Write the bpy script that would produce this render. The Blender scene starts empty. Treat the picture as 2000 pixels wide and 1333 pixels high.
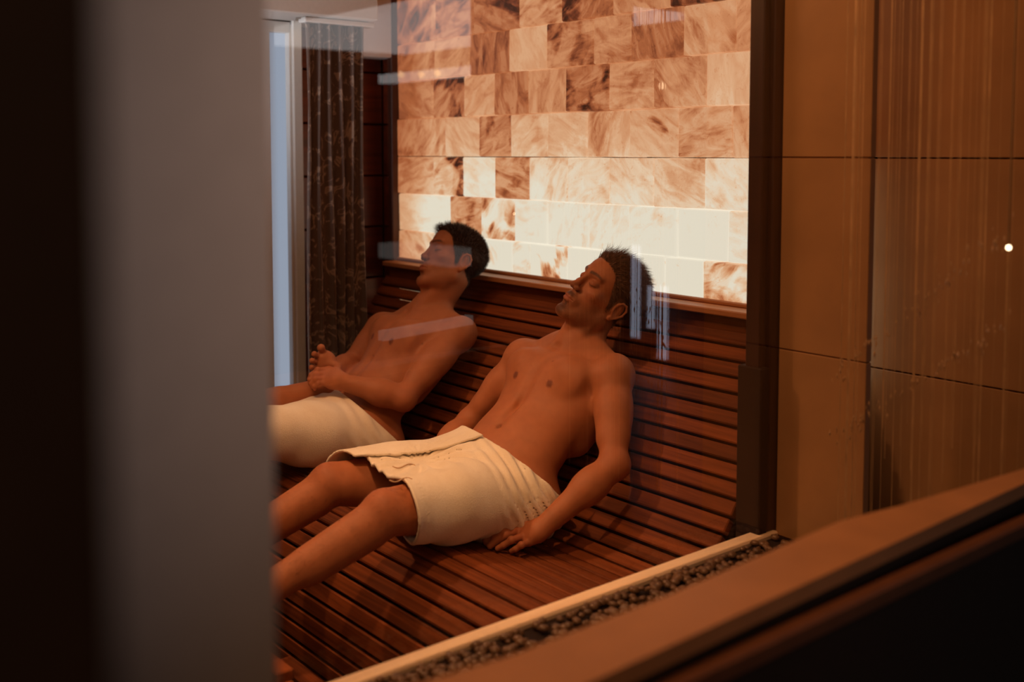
import bpy, math, random
import numpy as np
from mathutils import Vector
random.seed(7); rng = np.random.default_rng(7)
S = bpy.context.scene; COL = S.collection; D = bpy.data
PI = math.pi
# ------------------------------------------------------------------ camera, view, world, lights
W_, H_ = 2000., 1333.
F, PCX, PCY = 2100., 1000., 440.
CAM = np.array([0, 0, 1.42])
PITCH = math.atan((PCY-298)/F); YAW = math.atan(1735/F*math.cos(PITCH))
FH = np.array([-math.cos(YAW), math.sin(YAW), 0]); RT = np.array([math.sin(YAW), math.cos(YAW), 0])
FW = FH*math.cos(PITCH)+np.array([0, 0, -math.sin(PITCH)]); UP = np.cross(RT, FW)
def ray(u, v): return FW+RT*(u-PCX)/F-UP*(v-PCY)/F
def onx(u, v, X): r = ray(u, v); return CAM+r*(X-CAM[0])/r[0]
def ony(u, v, Y): r = ray(u, v); return CAM+r*(Y-CAM[1])/r[1]
def onz(u, v, Z): r = ray(u, v); return CAM+r*(Z-CAM[2])/r[2]
def at(u, v, d): return CAM+ray(u, v)*d

cd = D.cameras.new('camera'); cam = D.objects.new('camera', cd); COL.objects.link(cam); S.camera = cam
cd.sensor_fit = 'HORIZONTAL'; cd.sensor_width = 36; cd.lens = F/W_*36
cd.shift_x = 0; cd.shift_y = -(H_/2-PCY)/W_
cd.clip_start = .02; cd.clip_end = 60
cam.location = CAM
cam.rotation_euler = Vector(FW).to_track_quat('-Z', 'Y').to_euler()
cd.dof.use_dof = True; cd.dof.focus_distance = 3.05; cd.dof.aperture_fstop = 2.0; cd.dof.aperture_blades = 0

S.view_settings.view_transform = 'Standard'; S.view_settings.look = 'None'
S.view_settings.gamma = 1; S.view_settings.use_curve_mapping = False; S.view_settings.exposure = 0.0

w = D.worlds.new('world'); S.world = w; w.use_nodes = True
w.node_tree.nodes['Background'].inputs[0].default_value = (1, .55, .32, 1)
w.node_tree.nodes['Background'].inputs[1].default_value = 0.012

def area(name, loc, target, size, power, col, sy=None, spread=180):
    l = D.lights.new(name, 'AREA'); l.size = size; l.energy = power; l.color = col; l.spread = math.radians(spread)
    if sy: l.shape = 'RECTANGLE'; l.size_y = sy
    o = D.objects.new(name, l); COL.objects.link(o); o.location = loc
    o.rotation_euler = (Vector(target)-Vector(loc)).to_track_quat('-Z', 'Y').to_euler()
    return o
def spot(name, loc, target, power, col, ang=60, r=.04, blend=.6):
    l = D.lights.new(name, 'SPOT'); l.energy = power; l.color = col; l.spot_size = math.radians(ang); l.spot_blend = blend; l.shadow_soft_size = r
    o = D.objects.new(name, l); COL.objects.link(o); o.location = loc
    o.rotation_euler = (Vector(target)-Vector(loc)).to_track_quat('-Z', 'Y').to_euler()
    return o
WARM = (1, .50, .24)
spot('lamp_over_footrest', (-2.8, .95, 2.08), (-2.4, 1.50, .5), 46, (1, .50, .235), 84, .05, .9)
area('lamp_cabin_ceiling', (-2.5, 1.35, 2.08), (-2.5, 1.9, .6), .5, 4, (1, .45, .19))
spot('lamp_over_glass', (-1.74, .98, 2.08), (-2.02, 1.42, .45), 42, (1, .50, .22), 66, .05, .9)
area('lamp_hall_ceiling', (-1.0, .6, 2.6), (-1.2, 2.0, 1.0), .5, 11, (1, .46, .18))
area('fill_hall_behind', (1.1, -.6, 2.4), (-.4, .2, 1.2), .5, 6, (1, .55, .28))  # added fill behind the camera, lifting the dark door and low wall
spot('fill_spot_jamb', (-.08, .80, 1.66), (-.735, .36, 1.40), 6.5, (1, .80, .72), 46, .08, 1.0)  # added spot in place of daylight, coned to fade down the jamb
area('cool_fill_cabin', (-3.1, .55, 1.25), (-3.55, 2.0, 2.0), .4, 1.9, (.86, .90, 1.0), .5, 60)  # added cool fill standing clear of the window, aimed at the pelmet

# ------------------------------------------------------------------ helpers
def link(o, parent=None):
    COL.objects.link(o)
    if parent is not None: o.parent = parent
    return o
def mesh_obj(name, V, Fc, mat=None, parent=None, smooth=False):
    me = D.meshes.new(name)
    if isinstance(V, np.ndarray) and isinstance(Fc, np.ndarray):
        nf, k = Fc.shape
        me.vertices.add(len(V)); me.vertices.foreach_set('co', V.astype(np.float32).ravel())
        me.loops.add(nf*k); me.loops.foreach_set('vertex_index', Fc.astype(np.int32).ravel())
        me.polygons.add(nf); me.polygons.foreach_set('loop_start', np.arange(0, nf*k, k, dtype=np.int32))
        me.polygons.foreach_set('loop_total', np.full(nf, k, dtype=np.int32))
        me.update(calc_edges=True); me.validate()
    else:
        me.from_pydata([tuple(v) for v in V], [], Fc)
    if smooth: me.polygons.foreach_set('use_smooth', [True]*len(me.polygons))
    if mat: me.materials.append(mat)
    return link(D.objects.new(name, me), parent)
def empty(name, loc, label=None, cat=None, group=None):
    o = D.objects.new(name, None); o.empty_display_size = .05; link(o); o.location = loc
    tag(o, label, cat, group); return o
def tag(o, label=None, cat=None, group=None, kind=None):
    if label: o['label'] = label
    if cat: o['category'] = cat
    if group: o['group'] = group
    if kind: o['kind'] = kind
    return o
def box_data(sx, sy, sz, b=0.0):
    """bevelled box centred at the origin"""
    hx, hy, hz = sx/2, sy/2, sz/2
    if b <= 0:
        V = [(x, y, z) for x in (-hx, hx) for y in (-hy, hy) for z in (-hz, hz)]
        Fc = [(0, 1, 3, 2), (4, 6, 7, 5), (0, 4, 5, 1), (2, 3, 7, 6), (0, 2, 6, 4), (1, 5, 7, 3)]
        return V, Fc
    V = []; idx = {}
    for sx_ in (-1, 1):
        for sy_ in (-1, 1):
            for sz_ in (-1, 1):
                for ax in range(3):
                    v = [sx_*(hx-b), sy_*(hy-b), sz_*(hz-b)]; v[ax] += (sx_, sy_, sz_)[ax]*b
                    idx[(sx_, sy_, sz_, ax)] = len(V); V.append(tuple(v))
    Fc = []
    for ax in range(3):
        a1, a2 = (ax+1) % 3, (ax+2) % 3
        for s in (-1, 1):
            q = []
            for t1, t2 in ((-1, -1), (1, -1), (1, 1), (-1, 1)):
                k = [0, 0, 0]; k[ax] = s; k[a1] = t1; k[a2] = t2; q.append(idx[(*k, ax)])
            Fc.append(tuple(q if s > 0 else q[::-1]))
    for ax in range(3):
        a1, a2 = (ax+1) % 3, (ax+2) % 3
        for t1 in (-1, 1):
            for t2 in (-1, 1):
                def g(s, m):
                    k = [0, 0, 0]; k[ax] = s; k[a1] = t1; k[a2] = t2; return idx[(*k, m)]
                q = (g(-1, a1), g(1, a1), g(1, a2), g(-1, a2))
                Fc.append(q if t1*t2 < 0 else q[::-1])
    for a in (-1, 1):
        for b_ in (-1, 1):
            for c in (-1, 1):
                q = (idx[(a, b_, c, 0)], idx[(a, b_, c, 1)], idx[(a, b_, c, 2)])
                Fc.append(q if a*b_*c > 0 else q[::-1])
    return V, Fc
def box(name, lo, hi, mat, parent=None, b=0.0, kind=None, label=None, cat=None, group=None):
    lo = np.array(lo, float); hi = np.array(hi, float); c = (lo+hi)/2; s = hi-lo
    V, Fc = box_data(*s, b)
    o = mesh_obj(name, V, Fc, mat, parent); o.location = c if parent is None else c-np.array(parent.location)
    tag(o, label, cat, group, kind)
    return o

# ------------------------------------------------------------------ materials
def newmat(name):
    m = D.materials.new(name); m.use_nodes = True; nt = m.node_tree
    return m, nt, nt.nodes, nt.links, nt.nodes['Principled BSDF']
def N(nt, t, **kw):
    n = nt.nodes.new(t)
    for k, v in kw.items():
        if k.startswith('i_'): n.inputs[k[2:].replace('_', ' ')].default_value = v
        else: setattr(n, k, v)
    return n
def ramp(nt, stops, interp='LINEAR'):
    r = nt.nodes.new('ShaderNodeValToRGB'); cr = r.color_ramp; cr.interpolation = interp
    while len(cr.elements) < len(stops): cr.elements.new(.5)
    for e, (p, c) in zip(cr.elements, stops): e.position = p; e.color = (*c, 1) if len(c) == 3 else c
    return r
def srgb(r, g, b):
    f = lambda c: ((c/255+.055)/1.055)**2.4 if c/255 > .04045 else c/255/12.92
    return (f(r), f(g), f(b))
def plain(name, col, rough=.6, bump=0, scale=80, var=.15, spec=.5, metal=0):
    m, nt, ns, ls, p = newmat(name)
    tc = N(nt, 'ShaderNodeTexCoord'); no = N(nt, 'ShaderNodeTexNoise', i_Scale=scale, i_Detail=5.)
    ls.new(tc.outputs['Object'], no.inputs['Vector'])
    r = ramp(nt, [(.3, tuple(c*(1-var) for c in col)), (.7, tuple(min(1, c*(1+var)) for c in col))])
    ls.new(no.outputs['Fac'], r.inputs[0]); ls.new(r.outputs[0], p.inputs['Base Color'])
    p.inputs['Roughness'].default_value = rough; p.inputs['Specular IOR Level'].default_value = spec; p.inputs['Metallic'].default_value = metal
    if bump:
        b = N(nt, 'ShaderNodeBump', i_Strength=bump, i_Distance=.002); ls.new(no.outputs['Fac'], b.inputs['Height']); ls.new(b.outputs[0], p.inputs['Normal'])
    return m
def wood(name, dark, light, axis=0, rough=.5, grain=1.0):
    m, nt, ns, ls, p = newmat(name)
    tc = N(nt, 'ShaderNodeTexCoord'); oi = N(nt, 'ShaderNodeObjectInfo')
    mp = N(nt, 'ShaderNodeMapping'); sc = [55*grain]*3; sc[axis] = 2.2*grain; mp.inputs['Scale'].default_value = sc
    cm = N(nt, 'ShaderNodeCombineXYZ'); ml = N(nt, 'ShaderNodeMath', operation='MULTIPLY'); ml.inputs[1].default_value = 37.
    ls.new(oi.outputs['Random'], ml.inputs[0])
    for i in range(3): ls.new(ml.outputs[0], cm.inputs[i])
    ad = N(nt, 'ShaderNodeVectorMath', operation='ADD'); ls.new(tc.outputs['Object'], ad.inputs[0]); ls.new(cm.outputs[0], ad.inputs[1])
    ls.new(ad.outputs[0], mp.inputs['Vector'])
    no = N(nt, 'ShaderNodeTexNoise', i_Scale=1., i_Detail=6., i_Roughness=.6, i_Distortion=.6); ls.new(mp.outputs[0], no.inputs['Vector'])
    n2 = N(nt, 'ShaderNodeTexNoise', i_Scale=1.5, i_Detail=2.); ls.new(ad.outputs[0], n2.inputs['Vector'])
    r = ramp(nt, [(.28, dark), (.5, tuple((a+b)/2 for a, b in zip(dark, light))), (.72, light)]); ls.new(no.outputs['Fac'], r.inputs[0])
    # per-board tone
    mr = N(nt, 'ShaderNodeMapRange'); mr.inputs['To Min'].default_value = .72; mr.inputs['To Max'].default_value = 1.25; ls.new(oi.outputs['Random'], mr.inputs[0])
    mr2 = N(nt, 'ShaderNodeMapRange'); mr2.inputs['From Min'].default_value = .3; mr2.inputs['From Max'].default_value = .7
    mr2.inputs['To Min'].default_value = .8; mr2.inputs['To Max'].default_value = 1.15; ls.new(n2.outputs['Fac'], mr2.inputs[0])
    mm = N(nt, 'ShaderNodeMath', operation='MULTIPLY'); ls.new(mr.outputs[0], mm.inputs[0]); ls.new(mr2.outputs[0], mm.inputs[1])
    vm = N(nt, 'ShaderNodeVectorMath', operation='SCALE'); ls.new(r.outputs[0], vm.inputs[0]); ls.new(mm.outputs[0], vm.inputs['Scale'])
    ls.new(vm.outputs[0], p.inputs['Base Color']); p.inputs['Roughness'].default_value = rough
    b = N(nt, 'ShaderNodeBump', i_Strength=.25, i_Distance=.001); ls.new(no.outputs['Fac'], b.inputs['Height']); ls.new(b.outputs[0], p.inputs['Normal'])
    return m
M = {}
M['slat'] = wood('slat_wood', srgb(83, 38, 15), srgb(145, 76, 36), 0, .7)
M['slat'].node_tree.nodes['Principled BSDF'].inputs['Specular IOR Level'].default_value = .2
M['ledgewood_lit'] = wood('ledge_wood_lit', srgb(150, 92, 54), srgb(196, 132, 84), 0, .5)  # slat wood lightened; the salt wall's light is put into its colour
M['panel'] = wood('panel_wood', srgb(70, 26, 14), srgb(120, 48, 24), 1, .3, .6)
M['darkwood'] = wood('dark_frame_wood', srgb(46, 24, 16), srgb(78, 42, 30), 2, .4)
M['sill'] = wood('pale_sill_wood', srgb(226, 196, 164), srgb(244, 220, 190), 1, .5)
M['backing'] = plain('shadow_backing', srgb(38, 18, 10), .9)
M['plaster'] = plain('white_plaster', srgb(205, 198, 190), .8, .1, 60, .03)
M['stone'] = plain('beige_stone', srgb(190, 142, 96), .38, .06, 7, .09)
M['ledge'] = plain('ledge_stone', srgb(202, 142, 96), .5, .05, 9, .1)
M['floor'] = plain('dark_floor', srgb(60, 40, 28), .5, .05, 6, .2)
M['black'] = plain('dark_paint', srgb(44, 26, 15), .7)
M['jamb'] = plain('grey_paint', srgb(190, 174, 166), .7, 0, 30, .03)
M['pebble'] = plain('pebble', srgb(120, 90, 66), .3, 0, 20, .4)
M['metal'] = plain('chrome', srgb(200, 190, 180), .25, 0, 20, .05, metal=1)
M['plastic'] = plain('white_cushion', srgb(225, 222, 220), .7, .1, 30, .05)

def salt_material():
    m, nt, ns, ls, p = newmat('backlit_salt')
    oi = N(nt, 'ShaderNodeObjectInfo'); tc = N(nt, 'ShaderNodeTexCoord'); geo = N(nt, 'ShaderNodeNewGeometry')
    off = N(nt, 'ShaderNodeMath', operation='MULTIPLY'); off.inputs[1].default_value = 53.; ls.new(oi.outputs['Random'], off.inputs[0])
    cb = N(nt, 'ShaderNodeCombineXYZ'); [ls.new(off.outputs[0], cb.inputs[i]) for i in range(3)]
    ad = N(nt, 'ShaderNodeVectorMath', operation='ADD'); ls.new(tc.outputs['Object'], ad.inputs[0]); ls.new(cb.outputs[0], ad.inputs[1])
    # every block turned its own way
    vr = N(nt, 'ShaderNodeVectorRotate', rotation_type='Y_AXIS'); an = N(nt, 'ShaderNodeMath', operation='MULTIPLY'); an.inputs[1].default_value = 6.28
    ls.new(oi.outputs['Random'], an.inputs[0]); ls.new(ad.outputs[0], vr.inputs['Vector']); ls.new(an.outputs[0], vr.inputs['Angle'])
    big = N(nt, 'ShaderNodeTexNoise', i_Scale=5.2, i_Detail=3.5, i_Distortion=1.1); ls.new(vr.outputs[0], big.inputs['Vector'])
    mp = N(nt, 'ShaderNodeMapping'); mp.inputs['Scale'].default_value = (24, 12, 9); ls.new(vr.outputs[0], mp.inputs['Vector'])
    vein = N(nt, 'ShaderNodeTexNoise', i_Scale=1., i_Detail=6., i_Roughness=.6, i_Distortion=.9); ls.new(mp.outputs[0], vein.inputs['Vector'])
    fine = N(nt, 'ShaderNodeTexNoise', i_Scale=55., i_Detail=5., i_Roughness=.7, i_Distortion=1.6); ls.new(ad.outputs[0], fine.inputs['Vector'])
    # sharp-edged mineral patch
    pr = ramp(nt, [(.48, (0, 0, 0)), (.62, (1, 1, 1))]); ls.new(big.outputs['Fac'], pr.inputs[0])
    vrp = ramp(nt, [(.40, (0, 0, 0)), (.66, (1, 1, 1))]); ls.new(vein.outputs['Fac'], vrp.inputs[0])
    fr = ramp(nt, [(.57, (0, 0, 0)), (.70, (1, 1, 1))]); ls.new(fine.outputs['Fac'], fr.inputs[0])
    sep = N(nt, 'ShaderNodeSeparateColor'); ls.new(oi.outputs['Color'], sep.inputs[0])   # R darkness, G patchiness
    def mth(op, a, b, clamp=False):
        n = N(nt, 'ShaderNodeMath', operation=op); n.use_clamp = clamp
        for i, x in enumerate((a, b)):
            if isinstance(x, (int, float)): n.inputs[i].default_value = x
            else: ls.new(x, n.inputs[i])
        return n.outputs[0]
    patch = mth('MULTIPLY', pr.outputs[0], mth('MULTIPLY', sep.outputs[1], mth('ADD', .38, mth('MULTIPLY', vrp.outputs[0], .42))))
    flat_ = mth('MULTIPLY', sep.outputs[0], mth('ADD', .62, mth('MULTIPLY', vrp.outputs[0], .22)))
    veins = mth('ADD', mth('MULTIPLY', vrp.outputs[0], .13), mth('MULTIPLY', fr.outputs[0], .15))
    absb = mth('ADD', mth('ADD', patch, flat_), veins)          # absorption
    # backlight falloff put into the emission: brighter low down, dimmer at the left end
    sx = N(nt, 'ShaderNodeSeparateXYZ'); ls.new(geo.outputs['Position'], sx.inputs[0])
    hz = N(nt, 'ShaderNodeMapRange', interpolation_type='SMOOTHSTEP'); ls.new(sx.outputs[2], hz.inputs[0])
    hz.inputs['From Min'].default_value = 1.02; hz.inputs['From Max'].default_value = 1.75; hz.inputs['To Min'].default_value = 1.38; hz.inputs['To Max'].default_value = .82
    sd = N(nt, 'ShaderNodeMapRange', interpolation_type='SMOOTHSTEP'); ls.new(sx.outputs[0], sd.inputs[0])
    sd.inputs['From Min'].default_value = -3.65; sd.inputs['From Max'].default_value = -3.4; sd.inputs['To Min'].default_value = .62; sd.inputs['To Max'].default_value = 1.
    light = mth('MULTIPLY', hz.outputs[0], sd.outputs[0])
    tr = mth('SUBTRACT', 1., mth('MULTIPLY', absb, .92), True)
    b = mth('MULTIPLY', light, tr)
    cr = ramp(nt, [(0, srgb(52, 22, 12)), (.16, srgb(122, 58, 32)), (.32, srgb(174, 98, 58)), (.5, srgb(210, 143, 98)), (.68, srgb(227, 176, 134)), (.82, srgb(237, 206, 172)), (1., srgb(237, 229, 208))])
    ls.new(mth('MULTIPLY', b, .91), cr.inputs[0])
    ls.new(cr.outputs[0], p.inputs['Emission Color']); p.inputs['Emission Strength'].default_value = 1.
    p.inputs['Base Color'].default_value = (.06, .04, .03, 1); p.inputs['Roughness'].default_value = .5
    bm = N(nt, 'ShaderNodeBump', i_Strength=.3, i_Distance=.003); ls.new(fine.outputs['Fac'], bm.inputs['Height']); ls.new(bm.outputs[0], p.inputs['Normal'])
    return m
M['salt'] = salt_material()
def emis(name, col, st=1.):
    m, nt, ns, ls, p = newmat(name); p.inputs['Base Color'].default_value = (0, 0, 0, 1)
    p.inputs['Emission Color'].default_value = (*col, 1); p.inputs['Emission Strength'].default_value = st; return m
M['lamp'] = emis('lamp_glow', (1, .72, .42), 6)
M['daylight'] = emis('daylight_pane', srgb(150, 160, 178), 1.)
M['hall_daylight'] = emis('hall_daylight_pane', srgb(195, 202, 224), 2.3)
M['painted_glow'] = emis('painted_ceiling_glow', srgb(214, 210, 208), 2.8)  # white ceiling and beam made to glow, daylight put in as emission
M['counter_white'] = emis('counter_painted_glow', srgb(205, 198, 190), .75)  # counter top and rail made to glow, daylight put in as emission
def glass_mat():
    m, nt, ns, ls, p = newmat('clear_glass'); ns.remove(p)
    out = ns['Material Output']; fr = N(nt, 'ShaderNodeFresnel'); fr.inputs['IOR'].default_value = 1.52
    t = N(nt, 'ShaderNodeBsdfTransparent'); g = N(nt, 'ShaderNodeBsdfGlossy'); g.inputs['Roughness'].default_value = 0.0
    t.inputs[0].default_value = (.985, .985, .98, 1)
    mx = N(nt, 'ShaderNodeMixShader'); ls.new(fr.outputs[0], mx.inputs[0]); ls.new(t.outputs[0], mx.inputs[1]); ls.new(g.outputs[0], mx.inputs[2]); ls.new(mx.outputs[0], out.inputs['Surface'])
    return m
M['glass'] = glass_mat()
def fabric(name, c0, c1, scale=260, bump=.5, dist=.0015):
    m, nt, ns, ls, p = newmat(name)
    tc = N(nt, 'ShaderNodeTexCoord'); no = N(nt, 'ShaderNodeTexNoise', i_Scale=float(scale), i_Detail=3., i_Roughness=.7); ls.new(tc.outputs['Object'], no.inputs['Vector'])
    n2 = N(nt, 'ShaderNodeTexNoise', i_Scale=14., i_Detail=3.); ls.new(tc.outputs['Object'], n2.inputs['Vector'])
    mx = N(nt, 'ShaderNodeMath', operation='ADD'); ls.new(no.outputs['Fac'], mx.inputs[0]); ls.new(n2.outputs['Fac'], mx.inputs[1])
    r = ramp(nt, [(.75, c0), (1.25, c1)]); hf = N(nt, 'ShaderNodeMath', operation='MULTIPLY'); hf.inputs[1].default_value = .5
    r = ramp(nt, [(.38, c0), (.62, c1)]); ls.new(mx.outputs[0], hf.inputs[0]); ls.new(hf.outputs[0], r.inputs[0]); ls.new(r.outputs[0], p.inputs['Base Color'])
    b = N(nt, 'ShaderNodeBump', i_Strength=bump, i_Distance=dist); ls.new(no.outputs['Fac'], b.inputs['Height']); ls.new(b.outputs[0], p.inputs['Normal'])
    p.inputs['Roughness'].default_value = .95; p.inputs['Sheen Weight'].default_value = .3; p.inputs['Specular IOR Level'].default_value = .1
    return m
M['towel'] = fabric('terry_towel', srgb(238, 224, 202), srgb(250, 240, 222), 300, .8, .002)
M['stitch'] = fabric('towel_embroidery', srgb(186, 150, 114), srgb(200, 165, 128), 300, .3)
def curtain_mat():
    m, nt, ns, ls, p = newmat('patterned_curtain')
    tc = N(nt, 'ShaderNodeTexCoord'); mp = N(nt, 'ShaderNodeMapping'); mp.inputs['Scale'].default_value = (1, 34, 11); ls.new(tc.outputs['Object'], mp.inputs['Vector'])
    no = N(nt, 'ShaderNodeTexNoise', i_Scale=1., i_Detail=2., i_Distortion=2.6); ls.new(mp.outputs[0], no.inputs['Vector'])
    r = ramp(nt, [(.0, srgb(92, 66, 52)), (.55, srgb(92, 66, 52)), (.60, srgb(160, 132, 112)), (.63, srgb(160, 132, 112)), (.68, srgb(96, 68, 54)), (1, srgb(96, 68, 54))])
    ls.new(no.outputs['Fac'], r.inputs[0]); ls.new(r.outputs[0], p.inputs['Base Color']); p.inputs['Roughness'].default_value = .75; p.inputs['Sheen Weight'].default_value = .4
    return m
M['curtain'] = curtain_mat()
def skin_mat():
    m, nt, ns, ls, p = newmat('skin')
    at_ = N(nt, 'ShaderNodeAttribute', attribute_name='tone'); tc = N(nt, 'ShaderNodeTexCoord')
    no = N(nt, 'ShaderNodeTexNoise', i_Scale=28., i_Detail=5., i_Roughness=.6); ls.new(tc.outputs['Object'], no.inputs['Vector'])
    mr = N(nt, 'ShaderNodeMapRange'); mr.inputs['From Min'].default_value = .3; mr.inputs['From Max'].default_value = .7; mr.inputs['To Min'].default_value = .9; mr.inputs['To Max'].default_value = 1.08
    ls.new(no.outputs['Fac'], mr.inputs[0]); vm = N(nt, 'ShaderNodeVectorMath', operation='SCALE'); ls.new(at_.outputs['Color'], vm.inputs[0]); ls.new(mr.outputs[0], vm.inputs['Scale'])
    ls.new(vm.outputs[0], p.inputs['Base Color'])
    p.inputs['Roughness'].default_value = .58; p.inputs['Specular IOR Level'].default_value = .3
    p.inputs['Subsurface Weight'].default_value = .12; p.inputs['Subsurface Radius'].default_value = (1, .35, .2); p.inputs['Subsurface Scale'].default_value = .01
    n2 = N(nt, 'ShaderNodeTexNoise', i_Scale=420., i_Detail=2.); ls.new(tc.outputs['Object'], n2.inputs['Vector'])
    b = N(nt, 'ShaderNodeBump', i_Strength=.18, i_Distance=.0006); ls.new(n2.outputs['Fac'], b.inputs['Height']); ls.new(b.outputs[0], p.inputs['Normal'])
    return m
M['skin'] = skin_mat()
def hair_mat(name, col):
    m, nt, ns, ls, p = newmat(name)
    tc = N(nt, 'ShaderNodeTexCoord'); no = N(nt, 'ShaderNodeTexNoise', i_Scale=120., i_Detail=2.); ls.new(tc.outputs['Object'], no.inputs['Vector'])
    r = ramp(nt, [(.35, tuple(c*.6 for c in col)), (.7, tuple(c*1.6 for c in col))]); ls.new(no.outputs['Fac'], r.inputs[0]); ls.new(r.outputs[0], p.inputs['Base Color'])
    p.inputs['Roughness'].default_value = .4; p.inputs['Specular IOR Level'].default_value = .5
    return m
M['hair_brown'] = hair_mat('brown_hair', srgb(104, 66, 40)); M['hair_dark'] = hair_mat('dark_brown_hair', srgb(64, 40, 28))
M['strand'] = plain('fringe_thread', srgb(214, 172, 128), .5, 0, 20, .2)
M['lip'] = plain('ledge_lower_lip', srgb(120, 74, 48), .5, 0, 20, .1)
#==PART2
# ------------------------------------------------------------------ setting
GX = -1.575; YW = 2.42; YT = 2.13; CZ = 2.14
def structure(name, lo, hi, mat, b=0.0, parent=None): return box(name, lo, hi, mat, parent, b, 'structure' if parent is None else None)
structure('floor', (-4.2, -2.6, -.1), (6.5, 5.6, 0), M['floor'])
structure('ceiling', (-4.2, -1.2, CZ), (-1.55, 2.75, CZ+.1), M['plaster'])
wb = structure('wall_back', (-4.2, 2.505, 0), (-1.56, 2.7, CZ), M['backing'])
structure('wall_front', (-4.2, -1.2, 0), (GX-.02, -1.1, CZ), M['panel'])
# tall courses of backlit salt blocks
HB = .1493; Z0 = 1.404
courses = [
 (2, [808, 850, 918, 995, 1067, 1158, 1229, 1331, 1432, 1545], [.5, .55, .85, .25, .6, .55, .8, .35, .5]),
 (1, [795, 845, 905, 965, 1029, 1104, 1187, 1275, 1376, 1477, 1590], [.6, .75, .45, .8, .55, .75, .5, .5, .18, .4]),
 (0, [808, 870, 935, 997, 1071, 1145, 1230, 1325, 1427, 1535], [.5, .4, .75, .3, .28, .35, .45, .45, .55]),
 (-1, [795, 847, 903, 966, 1032, 1109, 1190, 1276, 1376, 1477, 1590], [.55, .42, .08, .62, .12, .2, .25, .42, .15, .3]),
 (-2, [808, 877, 939, 1006, 1068, 1150, 1229, 1323, 1422, 1530], [.12, .8, .22, .12, .14, .2, .12, .05, .25]),
 (-3, [795, 847, 903, 999, 1036, 1109, 1203, 1299, 1374, 1477, 1590], [.5, .02, .02, .18, .05, .03, .08, .02, .3, .2]),
 (-4, [808, 880, 949, 1000, 1070, 1146, 1235, 1330, 1425, 1535], [.3, .05, .04, .3, .38, .05, .1, .05, .12]),
]
patch = {(2, 4): .9, (1, 1): .8, (1, 5): .8, (0, 6): 1., (0, 8): .8, (-1, 1): 1., (-2, 1): .4, (-2, 2): .8, (-3, 4): 1.1, (-4, 4): .7, (-3, 8): .9, (-4, 6): .8, (0, 2): .8}
shared = {}
for kz, us, dk in courses:
    z0 = Z0+(kz)*HB; z1 = z0+HB
    if kz == 2: z1 = z0+HB; 
    xs = [ony(u, 298, YW)[0] for u in us]; xs[0] = -3.665; xs[-1] = -1.60
    for i in range(len(xs)-1):
        wdt = xs[i+1]-xs[i]
        V, Fc = box_data(wdt-.003, .085, HB-.003, .004)
        prd = random.uniform(-.004, .005)
        V = [(x+random.uniform(-.0012, .0012), y+random.uniform(-.002, .002), z+random.uniform(-.0012, .0012)) for x, y, z in V]
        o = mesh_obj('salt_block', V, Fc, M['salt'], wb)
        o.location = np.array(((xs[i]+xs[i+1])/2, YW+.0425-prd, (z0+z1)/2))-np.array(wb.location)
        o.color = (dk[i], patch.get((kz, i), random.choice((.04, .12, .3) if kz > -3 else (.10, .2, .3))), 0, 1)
# one more course to the ceiling
z0 = Z0+3*HB; z1 = CZ
xs = [-3.665, -3.4, -3.16, -2.9, -2.68, -2.44, -2.2, -1.98, -1.78, -1.6]
for i in range(len(xs)-1):
    V, Fc = box_data(xs[i+1]-xs[i]-.0022, .085, z1-z0-.0022, .004)
    o = mesh_obj('salt_block', V, Fc, M['salt'], wb); o.location = np.array(((xs[i]+xs[i+1])/2, YW+.0425, (z0+z1)/2))-np.array(wb.location)
    o.color = (random.choice((.4, .6, .8)), .6, 0, 1)

# left side: white window wall, dark plank wall, pelmet
wl = structure('wall_left', (-3.9, -1.2, 0), (-3.80, 2.6, CZ), M['backing'])
zz = [0.02, .275, .485, .695, .905, 1.115, 1.325, 1.535, 1.745, 1.955, CZ]
for i in range(10):
    o = box('plank', (-3.80, 1.95, zz[i]+.003), (-3.778+random.uniform(-.002, .002), 2.42, zz[i+1]-.003), M['panel'], wl, .003)
for i in range(10):
    box('plank', (-3.775, 2.422, zz[i]+.003), (-3.70, 2.45, zz[i+1]-.003), M['panel'], wl, .003)
structure('trim_1', (-3.70, 2.395, .9), (-3.668, 2.47, CZ), M['darkwood'], .004)
ww = structure('wall_window_side', (-3.80, -1.2, 0), (-3.56, 1.52, CZ), M['plaster'])
yA, yB = onx(538, 400, -3.60)[1], onx(574, 400, -3.60)[1]
ww2 = structure('trim_2', (-3.70, yB+.005, 0), (-3.60, 1.96, CZ), M['plaster'], .004)
win = structure('window_1', (-3.70, 1.52, .44), (-3.66, yB+.005, 1.89), M['plaster'])
pz0, pz1 = .48, 1.86
box('pane', (-3.655, yA, pz0), (-3.64, yB-.004, pz1), M['daylight'], win)
box('window_frame', (-3.66, yB-.006, .44), (-3.61, yB+.006, 1.89), M['plaster'], win, .002)
box('window_frame', (-3.66, 1.56, 1.86), (-3.61, yB, 1.90), M['plaster'], win, .002)
box('window_frame', (-3.66, yA-.05, .44), (-3.62, yA-.004, 1.88), M['plaster'], win, .003)
box('window_sill', (-3.70, 1.5, .38), (-3.57, yB+.01, .44), M['plaster'], win, .004)
structure('trim_3', (-3.80, -1.2, 1.905), (-3.40, 2.165, CZ), M['plaster'], .004)
structure('reflection_stand_in', (-3.80, 2.17, 1.80), (-3.67, 2.42, CZ), M['plaster'], .004)  # white block added in place of the ceiling's reflection in the glass

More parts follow.
